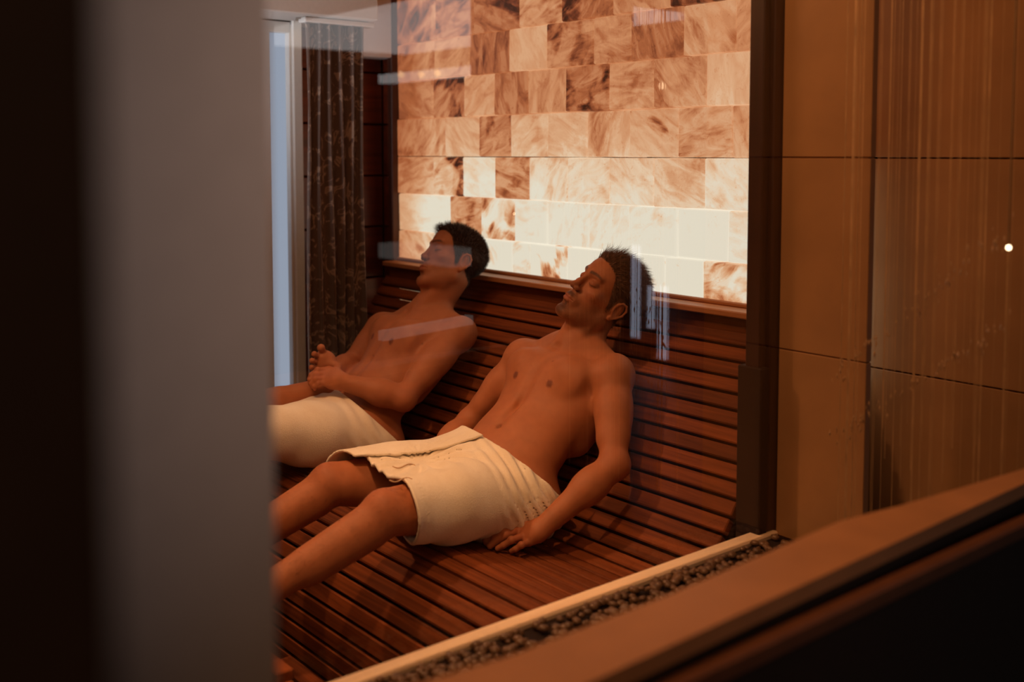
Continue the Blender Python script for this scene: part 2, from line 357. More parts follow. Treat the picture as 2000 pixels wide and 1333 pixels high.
def disc(name, c, r, h, mat, parent=None, n=24, r2=None):
    r2 = r if r2 is None else r2
    V = [(r*math.cos(2*PI*i/n), r*math.sin(2*PI*i/n), -h/2) for i in range(n)]+[(r2*math.cos(2*PI*i/n), r2*math.sin(2*PI*i/n), h/2) for i in range(n)]
    Fc = [tuple(range(n))[::-1], tuple(range(n, 2*n))]+[(i, (i+1) % n, n+(i+1) % n, n+i) for i in range(n)]
    o = mesh_obj(name, V, Fc, mat, parent); o.location = np.array(c)-(np.array(parent.location) if parent else 0); return o
def downlight(c, label, group=None):
    t = empty('recessed_downlight', c, label, 'ceiling light', group)
    disc('trim_ring', (c[0], c[1], c[2]-.004), .045, .008, M['metal'], t)
    disc('lamp_lens', (c[0], c[1], c[2]-.010), .028, .006, M['lamp'], t)
q = onz(587, 5, 1.905)
downlight((-3.5, 1.93, 1.905), 'small round downlight in the white pelmet left of the salt wall')
downlight((-2.75, .75, CZ), 'recessed ceiling downlight over the footrest of the loungers, out of frame')

# curtain
def curtain():
    n = 90; m = 24; V = []; Fc = []
    y0, y1 = 1.895, 2.13; zt, zb = 1.90, .47
    for j in range(m+1):
        tz = j/m
        for i in range(n+1):
            t = i/n; ph = t*PI*2*5.2+.4*math.sin(tz*3)
            amp = .030*(.55+.45*tz)
            x = -3.475+amp*math.sin(ph)+.006*math.sin(ph*2.3+1)
            V.append((x, y0+(y1-y0)*t+.006*math.sin(tz*5+t*9)+.008*math.cos(ph), zt+(zb-zt)*tz))
    for j in range(m):
        for i in range(n):
            a = j*(n+1)+i; Fc.append((a, a+1, a+n+2, a+n+1))
    t = empty('curtain', (-3.475, 2.03, .43), 'brown patterned floor length curtain hanging between white window reveal and dark wood panelling', 'curtain')
    o = mesh_obj('drape', [np.array(v)-np.array(t.location) for v in V], Fc, M['curtain'], t, True)
    s = o.modifiers.new('thick', 'SOLIDIFY'); s.thickness = .003
    box('curtain_rail', (-3.50, 1.89, 1.885), (-3.45, 2.18, 1.903), M['plaster'], t, .003)
curtain()

# glass partition: sill, end post, pane
sill = structure('window_2', (GX-.03, -1.2, .30), (GX+.012, YT, .50), M['sill'], .004)
sill.data.materials.clear(); sill.data.materials.append(M['sill'])
m_ = M['glass']
nt = m_.node_tree; geo = N(nt, 'ShaderNodeNewGeometry'); fr = [n for n in nt.nodes if n.type == 'FRESNEL'][0]; mx = [n for n in nt.nodes if n.type == 'MIX_SHADER'][0]
inv = N(nt, 'ShaderNodeMath', operation='SUBTRACT'); inv.inputs[0].default_value = 1; nt.links.new(geo.outputs['Backfacing'], inv.inputs[1])
mu = N(nt, 'ShaderNodeMath', operation='MULTIPLY'); nt.links.new(fr.outputs[0], mu.inputs[0]); nt.links.new(inv.outputs[0], mu.inputs[1])
mu2 = N(nt, 'ShaderNodeMath', operation='MULTIPLY'); mu2.use_clamp = True; mu2.inputs[1].default_value = 1.8; nt.links.new(mu.outputs[0], mu2.inputs[0]); nt.links.new(mu2.outputs[0], mx.inputs[0])
box('pane', (GX-.004, -1.2, .50), (GX+.004, YT+.0, CZ), M['glass'], sill)
structure('trim_5', (GX-.055, YT-.055, .50), (GX-.012, YT+.04, CZ), M['darkwood'], .003)
structure('trim_6', (GX-.030, YT-.03, .50), (GX+.0, YT+.02, CZ), M['darkwood'], .003)
structure('trim_7', (GX-.075, YT-.02, .50), (GX-.05, YT+.03, CZ), M['darkwood'], .003)
structure('trim_8', (GX-.072, YT-.062, .0), (GX-.0, YT-.03, .905), M['backing'], .003)
structure('wall_glass_base', (GX-.03, -1.2, 0), (GX+.012, YT, .30), M['backing'])

# tiled wall right of the post
wt = structure('wall_right', (GX+.0, YT+.006, 0), (-1.345, YT+.03, 2.9), M['stone'])
tz_ = [0.03, .488, .948, 1.408, 1.868, 2.328, 2.88]
txs = [GX+.003, -1.335]
for i in range(6):
    box('tile', (txs[0], YT, tz_[i]+.0015), (txs[1], YT+.021, tz_[i+1]-.0015), M['stone'], wt, .0015)
wt2 = structure('wall_rear', (-1.86, 2.52, 0), (-1.12, 2.6, 2.9), M['stone'])
tz2 = [0.03, .31, .858, 1.406, 1.954, 2.5]
for i in range(5): box('tile', (-1.86, 2.50, tz2[i]+.002), (-1.12, 2.521, tz2[i+1]-.002), M['stone'], wt2, .0015)
# hall shell
structure('wall_hall_far', (-4.2, 5.4, 0), (6.5, 5.6, 2.9), M['black'])
structure('wall_hall_side', (6.4, -2.6, 0), (6.6, 5.6, 2.9), M['black'])
structure('wall_hall_behind', (-4.2, -2.7, 0), (6.5, -2.6, 2.9), M['black'])
structure('ceiling_hall', (GX+.02, -2.6, 2.9), (6.5, 5.6, 3.0), M['black'])

# pebbles on the outer side of the sill
def pebbles():
    V = []; Fc = []
    import itertools
    ph = (1+5**.5)/2
    iv = np.array([(-1, ph, 0), (1, ph, 0), (-1, -ph, 0), (1, -ph, 0), (0, -1, ph), (0, 1, ph), (0, -1, -ph), (0, 1, -ph), (ph, 0, -1), (ph, 0, 1), (-ph, 0, -1), (-ph, 0, 1)])/1.9
    fi = [(0, 11, 5), (0, 5, 1), (0, 1, 7), (0, 7, 10), (0, 10, 11), (1, 5, 9), (5, 11, 4), (11, 10, 2), (10, 7, 6), (7, 1, 8), (3, 9, 4), (3, 4, 2), (3, 2, 6), (3, 6, 8), (3, 8, 9), (4, 9, 5), (2, 4, 11), (6, 2, 10), (8, 6, 7), (9, 8, 1)]
    for k in range(900):
        c = np.array((rng.uniform(GX+.022, GX+.15), rng.uniform(.1, 2.1), .494+rng.uniform(0, .006)))
        s = rng.uniform(.006, .013)*np.array((1, rng.uniform(.8, 1.4), .7)); a = rng.uniform(0, PI)
        p = iv*s; p = np.stack([p[:, 0]*math.cos(a)-p[:, 1]*math.sin(a), p[:, 0]*math.sin(a)+p[:, 1]*math.cos(a), p[:, 2]], 1)+c
        b = len(V); V += [tuple(x) for x in p]; Fc += [(i+b, j+b, l+b) for i, j, l in fi]
    o = mesh_obj('pebbles', V, Fc, M['pebble'], None, True); tag(o, 'band of small glossy pebbles along the foot of the glass partition', 'pebbles', kind='stuff')
pebbles()
structure('trim_9', (GX+.012, -1.2, 0), (GX+.17, YT, .488), M['backing'])

# near stone capped low wall (blurred), its top plane level
def prism(name, P, z0, z1, mat, parent=None, kind=None):
    n = len(P); V = [(x, y, z0) for x, y in P]+[(x, y, z1) for x, y in P]
    Fc = [tuple(range(n))[::-1], tuple(range(n, 2*n))]+[(i, (i+1) % n, n+(i+1) % n, n+i) for i in range(n)]
    o = mesh_obj(name, V, Fc, mat, parent); return tag(o, kind=kind)
LZ = .88
inner = [(700, 1372), (1000, 1280), (1300, 1165), (1540, 1062), (1640, 1018), (1757, 988), (1900, 946), (2120, 880)]
outer = [(2120, 890), (2000, 945), (1400, 1220), (1100, 1358)]
Pi = [onz(u, v, LZ)[:2] for u, v in inner]; Po = [onz(u, v, LZ)[:2] for u, v in outer]
Pi = [np.array((Pi[0][0], .1))]+Pi; Po = Po+[np.array((Po[-1][0], .1))]
lo = tag(mesh_obj('stone_ledge', [(0, 0, 0)], []), kind=None)
COL.objects.unlink(lo); D.objects.remove(lo)
poly = Pi+Po
if sum(poly[i][0]*poly[(i+1) % len(poly)][1]-poly[(i+1) % len(poly)][0]*poly[i][1] for i in range(len(poly))) < 0: poly = poly[::-1]
led = prism('wall_low_near', poly, LZ-.022, LZ, M['ledge'], None, 'structure')
cx = np.mean([p[0] for p in poly])
inn = [(p[0]+(0 if p[0] < cx else -.012), p[1]) for p in poly]
prism('trim_10', inn, .0, LZ-.022, M['black'], None, 'structure')
xo = Po[-1][0]
box('trim_11', (xo-.012, .1, LZ-.062), (xo+.012, Po[0][1]-.0, LZ-.036), M['lip'], None, .004, 'structure')
# door jamb and door edge close to the camera
structure('door_1', (-.86, .02, 0), (-.735, onx(533, 400, -.735)[1], 2.6), M['jamb'], .004)
structure('door_2', (-.34, -.35, 0), (-.30, onx(215, 400, -.30)[1], 2.6), M['black'], .004)

# fringe curtain of fine threads in front of the tiled wall
def fringe():
    V = []; Fc = []
    x = -1.335
    while x < -.94:
        y = 2.03+rng.uniform(-.03, .03); z0 = rng.uniform(.72, 1.0) if rng.random() < .4 else .55; zt = 2.86
        r = rng.choice([.0005, .0009, .0018], p=[.6, .32, .08]); b = len(V)
        for z in (z0, zt):
            for k in range(3): V.append((x+r*math.cos(k*2.09), y+r*math.sin(k*2.09), z))
        Fc += [(b, b+1, b+4, b+3), (b+1, b+2, b+5, b+4), (b+2, b, b+3, b+5)]
        x += rng.uniform(.002, .008) if rng.random() < .8 else rng.uniform(.01, .03)
    # small glass beads on the threads
    for k in range(150):
        bx_ = rng.uniform(-1.335, -.95); by = 2.0+rng.uniform(-.03, .03)
        t = (bx_+1.335)/.385; bz = (.93+t*.36 if k % 2 else .80+t*.30)+rng.normal(0, .012); b = len(V); s = rng.uniform(.0015, .003)
        V += [(bx_-s, by, bz), (bx_, by-s, bz), (bx_+s, by, bz), (bx_, by+s, bz), (bx_, by, bz+3*s), (bx_, by, bz-3*s)]
        Fc += [(b, b+1, b+4), (b+1, b+2, b+4), (b+2, b+3, b+4), (b+3, b, b+4), (b+1, b, b+5), (b+2, b+1, b+5), (b+3, b+2, b+5), (b, b+3, b+5)]
    o = mesh_obj('thread_curtain', V, Fc, M['strand'])
    tag(o, 'sheer curtain of fine beaded threads hanging before the beige tiled wall', 'curtain', kind='stuff')
fringe()
c = at(1970, 484, 1.88)
t = empty('hanging_bulb', c, 'tiny glowing bulb among the threads of the sheer curtain', 'lamp')
def ball(name, c, r, mat, parent=None, n=10, sz=1.):
    V = [(0, 0, r*sz)]; Fc = []
    for j in range(1, n):
        th = PI*j/n
        for i in range(2*n): V.append((r*math.sin(th)*math.cos(PI*i/n), r*math.sin(th)*math.sin(PI*i/n), r*sz*math.cos(th)))
    V.append((0, 0, -r*sz)); m = 2*n
    for i in range(m): Fc.append((0, 1+i, 1+(i+1) % m)); Fc.append((len(V)-1, 1+(n-2)*m+(i+1) % m, 1+(n-2)*m+i))
    for j in range(n-2):
        for i in range(m): a = 1+j*m+i; b = 1+j*m+(i+1) % m; Fc.append((a, a+m, b+m, b))
    o = mesh_obj(name, V, Fc, mat, parent, True); o.location = np.array(c)-(np.array(parent.location) if parent else 0); return o
ball('glow_globe', c, .0045, M['lamp'], t); box('cord', (c[0]-.0008, c[1]-.0008, c[2]+.004), (c[0]+.0008, c[1]+.0008, 2.9), M['black'], t)

# hall furnishings that the glass mirrors
def mir(u, v, Y): p = ony(u, v, Y); return np.array((2*GX-p[0], p[1], p[2]))
def mbox(name, u0, v0, u1, v1, Y, d, mat, parent=None, **k):
    a = mir(u0, v1, Y); b = mir(u1, v0, Y)
    lo = (min(a[0], b[0]), Y, min(a[2], b[2])); hi = (max(a[0], b[0]), Y+d, max(a[2], b[2]))
    return box(name, lo, hi, mat, parent, 0.0, **k)
hw = empty('hall_window', mir(1250, 600, 5.3), 'tall bright window in the hall, seen only as a reflection behind the nearer man\'s head', 'window')
for (u0, v0, u1, v1) in ((1213, 480, 1246, 655), (1262, 560, 1274, 640), (1282, 560, 1300, 700)):
    mbox('pane', u0, v0, u1, v1, 5.3, .02, M['hall_daylight'], hw)
beam = empty('light_beam', mir(830, 145, 4.2), 'long white ceiling beam with three small spots, mirrored left of the salt wall', 'lamp')
mbox('beam_body', 738, 128, 918, 163, 4.2, .1, M['painted_glow'], beam)  # daylit white of the beam is emission; only the bulbs are lamps
for u, v in ((782, 146), (821, 146), (853, 143)):
    ball('spot_bulb', mir(u, v, 4.17), .022, M['lamp'], beam)
a = mir(918, 300, 3.0); b = mir(1196, 300, 3.0)
structure('wall_hall_partition', (b[0], 3.0, 0), (a[0], 3.1, 2.88), M['black'])
c = at(789, 107, 8.6); c[0] = 2*GX-c[0]
structure('light_block_nib', (.02, .55, 0), (.07, 1.62, 2.88), M['black'])  # added unseen screen keeping the ceiling glow off the jamb
structure('light_block_return', (.02, 2.55, 0), (.07, 3.0, 2.88), M['black'])  # added unseen screen narrowing the ceiling glow that reaches the slats
box('glow_painted_ceiling', (1.15, 3.3, c[2]), (c[0], c[1], c[2]+.04), M['painted_glow'], None, 0, None, 'large pale hall ceiling with daylight put into its colour, mirrored in the upper left of the glass', 'ceiling light')  # ordinary ceiling, its brightness put in as emission
cn = empty('reception_counter', mir(820, 500, 4.6), 'long white topped counter in the hall, mirrored faintly across the farther man', 'counter')
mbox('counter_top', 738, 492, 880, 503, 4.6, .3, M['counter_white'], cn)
z0_ = .78; e0 = onz(742, 656, z0_); e1 = onz(916, 624, z0_)
for e_ in (e0, e1): e_[0] = 2*GX-e_[0]
def bar(name, a, b, w, h, mat, parent):
    d = (b-a); L = np.linalg.norm(d); V, Fc = box_data(L, w, h); o = mesh_obj(name, V, Fc, mat, parent)
    o.location = (a+b)/2-np.array(parent.location); o.rotation_euler = (0, 0, math.atan2(d[1], d[0])); return o
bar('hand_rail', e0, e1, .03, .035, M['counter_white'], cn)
pd = empty('pendant_lamp', mir(1291, 168, 4.4), 'small pendant bulb mirrored on the upper salt blocks', 'lamp')
ball('bulb', mir(1291, 168, 4.4), .02, M['lamp'], pd)
# ------------------------------------------------------------------ slatted bench
def catmull(P, n=24):
    P = [np.array(p, float) for p in P]; P = [2*P[0]-P[1]]+P+[2*P[-1]-P[-2]]; out = []
    for i in range(1, len(P)-2):
        for k in range(n):
            t = k/n; a, b, c, d = P[i-1:i+3]
            out.append(.5*((2*b)+(c-a)*t+(2*a-5*b+4*c-d)*t*t+(3*b-a-3*c+d)*t**3))
    out.append(P[-2]); return np.array(out)
PROF = catmull([(2.358, .928), (2.29, .832), (2.205, .715), (2.12, .598), (2.04, .49), (1.985, .432), (1.93, .398), (1.86, .382), (1.75, .392), (1.62, .415), (1.55, .425), (1.49, .420), (1.43, .395), (1.38, .350), (1.345, .29), (1.325, .21), (1.315, .05)])
sl = np.concatenate([[0], np.cumsum(np.linalg.norm(np.diff(PROF, axis=0), axis=1))])
BX0, BX1 = -3.40, GX-.085; BXT = -3.66
def seat_z(y):
    m = PROF[:, 0] > 1.34
    return float(np.interp(y, PROF[m][::-1, 0], PROF[m][::-1, 1]))
bench = empty('slatted_lounge_bench', ((BX0+BX1)/2, 1.85, 0), 'long curved reclining bench of reddish brown wooden slats under the glowing salt wall', 'bench')
PITCH_S = .0455; wS, tS = .0375, .024
slV, slF = box_data(BX1-BX0, wS, tS, .003); slat_me = None
s = PITCH_S/2; slat_top = None
while s < sl[-1]:
    y = np.interp(s, sl, PROF[:, 0]); z = np.interp(s, sl, PROF[:, 1])
    y2 = np.interp(s+.01, sl, PROF[:, 0]); z2 = np.interp(s+.01, sl, PROF[:, 1]); y1 = np.interp(s-.01, sl, PROF[:, 0]); z1 = np.interp(s-.01, sl, PROF[:, 1])
    t = np.array((y2-y1, z2-z1)); t /= np.linalg.norm(t); nrm = np.array((t[1], -t[0]))   # towards the sitter
    if nrm @ np.array((-.5, .6)) < 0 and z > .3: nrm = -nrm
    c = np.array((y, z))-nrm*tS/2
    if slat_me is None:
        o = mesh_obj('slat', slV, slF, M['slat'], bench); slat_me = o.data
    else: o = link(D.objects.new('slat', slat_me), bench)
    o.location = (0, c[0]-1.85, c[1]); o.rotation_euler = (math.atan2(t[1], t[0])+random.uniform(-.012, .012), 0, 0)
    if z > .68:
        if slat_top is None: slat_top = mesh_obj('slat', box_data(BX1-BXT, wS, tS, .003)[0], slF, M['slat'], bench); D.objects.remove(o); o = slat_top; slat_top = o.data
        else: o.data = slat_top
        o.location = ((BX1+BXT)/2-bench.location[0], c[0]-1.85, c[1]); o.rotation_euler = (math.atan2(t[1], t[0])+random.uniform(-.012, .012), 0, 0)
    s += PITCH_S
def A2n(i):
    a = PROF[max(0, i-1)]; b = PROF[min(len(PROF)-1, i+1)]; t = (b-a)/np.linalg.norm(b-a); n = np.array((t[1], -t[0]))
    return n if (n[0] > 0 or (abs(n[0]) < .45 and n[1] < 0)) and not n[1] > .5 else -n
# ribs beneath the slats
def rib(x):
    k = range(0, len(PROF), 8); V = []; Fc = []
    pts = []
    for i in k:
        a = PROF[max(0, i-1)]; b = PROF[min(len(PROF)-1, i+1)]; t = (b-a)/np.linalg.norm(b-a); n = np.array((-t[1], t[0]))
        if t[0] < 0 and n[1] > 0: n = -n
        n = np.array((t[1], -t[0])) if np.array((t[1], -t[0]))@np.array((.6, -.8)) > 0 else -np.array((t[1], -t[0]))
        pts.append((PROF[i]+n*(tS+.001), PROF[i]+n*(tS+.05)))
    for dx in (-.016, .016):
        for a, b in pts: V += [(x+dx, a[0], a[1]), (x+dx, b[0], b[1])]
    m = 2*len(pts)
    for i in range(len(pts)-1):
        a = 2*i; Fc += [(a, a+1, a+3, a+2), (m+a, m+a+2, m+a+3, m+a+1), (a, a+2, m+a+2, m+a), (a+1, m+a+1, m+a+3, a+3)]
    o = mesh_obj('support_rib', [(v[0]-bench.location[0], v[1]-1.85, v[2]) for v in V], Fc, M['backing'], bench)
for x in (BX0+.03, -2.85, -2.3, BX1-.03): rib(x)
# ledge boards along the head of the bench
for (y0, y1, z0, z1) in ((2.332, 2.418, .966, .984), (2.402, 2.42, .984, .996)):
    box('ledge_board', (BX0-.25, y0, z0), (BX1, y1, z1), M['ledgewood_lit'], bench, .003)
box('back_rail', (BXT, 2.372, .90), (BX1, 2.418, .958), M['slat'], bench, .003)
bk = [(PROF[i]+A2n(i)*(tS+.004)) for i in range(0, len(PROF), 6)]
V = []; Fc = []
for i, q_ in enumerate(bk):
    nn_ = A2n(i*6)
    for x_ in (BX0, BX1):
        V += [(x_-bench.location[0], q_[0]-1.85, q_[1]), (x_-bench.location[0], q_[0]+nn_[0]*.012-1.85, q_[1]+nn_[1]*.012)]
    if i: b = 4*i; Fc += [(b-4, b-2, b+2, b), (b-3, b+1, b+3, b-1), (b-4, b, b+1, b-3), (b-2, b-1, b+3, b+2)]
mesh_obj('backing_sheet', V, Fc, M['backing'], bench)
# low slatted footstep on the floor
fs = empty('slatted_foot_grate', (-2.1, 1.18, 0), 'low slatted wooden foot grate on the floor before the bench', 'foot grate')
for i in range(5):
    yy = 1.262-.056*i; x0 = -2.47-.008*i
    box('slat', (x0, yy-.023, .085), (GX-.09, yy+.023, .11), M['slat'], fs, .003)
for x in (-2.38, -1.75): box('bearer', (x-.02, 1.0, 0), (x+.02, 1.28, .084), M['backing'], fs, .002)
# raised footrest beyond the near post
fr_ = empty('slatted_footrest', (-2.6, .80, 0), 'slatted wooden footrest under the outstretched feet, hidden behind the grey door jamb', 'footrest')
for i in range(6):
    yy = 1.04-.05*i; box('slat', (-3.2, yy-.021, .292), (-2.02, yy+.021, .317), M['slat'], fr_, .003)
for x in (-3.1, -2.12): box('leg_frame', (x-.02, .77, 0), (x+.02, .985, .291), M['backing'], fr_, .002)
# ------------------------------------------------------------------ implicit-surface figures (numpy)
A = lambda *p: np.array(p, float)
def unit(v): v = np.asarray(v, float); return v/np.linalg.norm(v)
class Shape:
    def __init__(s): s.ops = []
    def add(s, mode, k, fn, c, r): s.ops.append((mode, k, fn, c, r))
    # round cone
    def cap(s, a, b, ra, rb=None, k=.02, mode='u'):
        a = A(*a); b = A(*b); rb = ra if rb is None else rb; d = b-a; L2 = max(d@d, 1e-12)
        def fn(P):
            t = np.clip(((P-a)@d)/L2, 0, 1); q = P-a-t[..., None]*d
            return np.sqrt((q*q).sum(-1))-(ra+(rb-ra)*t)
        s.add(mode, k, fn, (a+b)/2, math.sqrt(L2)/2+max(ra, rb)); return s
    # elliptic cone: (wide, thin) radii, wide along side
    def ecap(s, a, b, wa, wb, side, k=.02, mode='u'):
        a = A(*a); b = A(*b); d = b-a; L = math.sqrt(d@d); u = d/L; sd = unit(A(*side)-u*(A(*side)@u)); n = np.cross(u, sd); mm = (wa[0]+wa[1]+wb[0]+wb[1])/4
        def fn(P):
            q = P-a; ax = q@u; t = np.clip(ax/L, 0, 1); w = wa[0]+(wb[0]-wa[0])*t; h = wa[1]+(wb[1]-wa[1])*t; e = (ax-t*L)/((w+h)/2)
            x = (q@sd)/w; y = (q@n)/h; l = np.sqrt(x*x+y*y+e*e)+1e-9; g = np.sqrt((x/w)**2+(y/h)**2+(e/((w+h)/2))**2)+1e-9
            return l*(l-1)/g
        s.add(mode, k, fn, (a+b)/2, L/2+max(*wa, *wb)); return s
    def ell(s, c, r, R=None, k=.02, mode='u'):
        c = A(*c); r = A(*r); R = np.eye(3) if R is None else np.asarray(R)      # rows = local axes
        def fn(P):
            q = (P-c)@R.T; l = np.sqrt(((q/r)**2).sum(-1))+1e-9; g = np.sqrt(((q/(r*r))**2).sum(-1))+1e-9
            return l*(l-1)/g
        s.add(mode, k, fn, c, r.max()); return s
    def poly(s, pts, rs, k=.02, mode='u'):
        for i in range(len(pts)-1): s.cap(pts[i], pts[i+1], rs[i], rs[i+1], k, mode)
        return s
    @staticmethod
    def comb(D_, d, mode, k):
        if mode == 'u': h = np.clip(.5+.5*(D_-d)/k, 0, 1); return D_*(1-h)+d*h-k*h*(1-h)
        h = np.clip(.5-.5*(D_+d)/k, 0, 1); return D_*(1-h)-d*h+k*h*(1-h)
    def pts(s, P):
        out = np.empty(len(P))
        for i in range(0, len(P), 200000):
            Q = P[i:i+200000]; Dv = np.full(len(Q), 1.0)
            for mode, k, fn, c, r in s.ops:
                m = ((Q-c)**2).sum(1) < (r+k+.06)**2
                if m.any(): Dv[m] = s.comb(Dv[m], fn(Q[m]), mode, k)
            out[i:i+200000] = Dv
        return out
    def grid(s, lo, hi, h):
        ax = [np.arange(lo[i], hi[i]+h, h) for i in range(3)]; n = [len(a) for a in ax]; Dv = np.full(n, 1.0, np.float32)
        for mode, k, fn, c, r in s.ops:
            R_ = r+k+3*h; sl_ = [slice(max(0, int((c[i]-R_-lo[i])/h)), min(n[i], int((c[i]+R_-lo[i])/h)+2)) for i in range(3)]
            if any(q.stop <= q.start for q in sl_): continue
            G = np.stack(np.meshgrid(*[ax[i][sl_[i]] for i in range(3)], indexing='ij'), -1).astype(np.float32)
            Dv[tuple(sl_)] = s.comb(Dv[tuple(sl_)], fn(G), mode, k)
        return Dv
def surface_nets(Dv, lo, h):
    sg = Dv < 0; nx, ny, nz = Dv.shape
    c = np.zeros((nx-1, ny-1, nz-1), np.int8)
    for i in (0, 1):
        for j in (0, 1):
            for k in (0, 1): c += sg[i:nx-1+i, j:ny-1+j, k:nz-1+k]
    act = (c > 0) & (c < 8); idx = -np.ones(c.shape, np.int64); I = np.argwhere(act); idx[act] = np.arange(len(I))
    acc = np.zeros((len(I), 3)); cnt = np.zeros(len(I)); corners = [(i, j, k) for i in (0, 1) for j in (0, 1) for k in (0, 1)]
    for a in corners:
        for ax in range(3):
            if a[ax]: continue
            b = list(a); b[ax] = 1
            va = Dv[I[:, 0]+a[0], I[:, 1]+a[1], I[:, 2]+a[2]]; vb = Dv[I[:, 0]+b[0], I[:, 1]+b[1], I[:, 2]+b[2]]
            m = (va < 0) != (vb < 0); t = np.where(m, va/(va-vb+1e-20), 0)
            p = np.tile(np.array(a, float), (len(I), 1)); p[:, ax] = t; acc[m] += p[m]; cnt[m] += 1
    V = (I+acc/cnt[:, None])*h+np.array(lo); Q = []
    for ax in range(3):
        o1, o2 = [(1, 2), (2, 0), (0, 1)][ax]
        s1 = [slice(None)]*3; s2 = [slice(None)]*3; s1[ax] = slice(0, -1); s2[ax] = slice(1, None)
        a = sg[tuple(s1)]; b = sg[tuple(s2)]; E_ = np.argwhere(a != b)
        E_ = E_[(E_[:, o1] > 0) & (E_[:, o2] > 0) & (E_[:, o1] < Dv.shape[o1]-1) & (E_[:, o2] < Dv.shape[o2]-1)]
        q = []
        for d1, d2 in ((-1, -1), (0, -1), (0, 0), (-1, 0)):
            e = E_.copy(); e[:, o1] += d1; e[:, o2] += d2; q.append(idx[e[:, 0], e[:, 1], e[:, 2]])
        q = np.stack(q, 1); fl = a[E_[:, 0], E_[:, 1], E_[:, 2]]; q[~fl] = q[~fl][:, ::-1]; Q.append(q)
    Q = np.concatenate(Q); return V, Q[(Q >= 0).all(1)]
def grad(fn, P, e=.0008):
    return np.stack([fn(P+d)-fn(P-d) for d in np.eye(3)*e], 1)/(2*e)
def refine(fn, V, it=2, mx=.002):
    for _ in range(it):
        f = fn(V); g = grad(fn, V); st = (f/np.maximum((g*g).sum(1), .05))[:, None]*g
        L = np.linalg.norm(st, axis=1, keepdims=True); V = V-st*np.minimum(1, mx/np.maximum(L, 1e-9))
    return V
def solid(fn_grid, fn_pts, lo, hi, h, fine=()):
    """one surface at spacing h, finer inside the given boxes (lo, hi, h2)"""
    V, Q = surface_nets(fn_grid(lo, hi, h), lo, h); V = refine(fn_pts, V, 2, h*.6)
    allV, allQ = [V], []
    cen = V[Q].mean(1); keep = np.ones(len(Q), bool)
    for l, u, _ in fine: keep &= ~((cen > l) & (cen < u)).all(1)
    allQ.append(Q[keep]); b = len(V)
    for l, u, h2 in fine:
        l = A(*l); u = A(*u); V2, Q2 = surface_nets(fn_grid(l-h*1.2, u+h*1.2, h2), l-h*1.2, h2); V2 = refine(fn_pts, V2, 2, h2*.6)
        c2 = V2[Q2].mean(1); m = ((c2 > l-h*.7) & (c2 < u+h*.7)).all(1); allV.append(V2); allQ.append(Q2[m]+b); b += len(V2)
    V = np.concatenate(allV); Q = np.concatenate(allQ); used = np.zeros(len(V), bool); used[Q.ravel()] = True
    mp = np.cumsum(used)-1; return V[used], mp[Q]

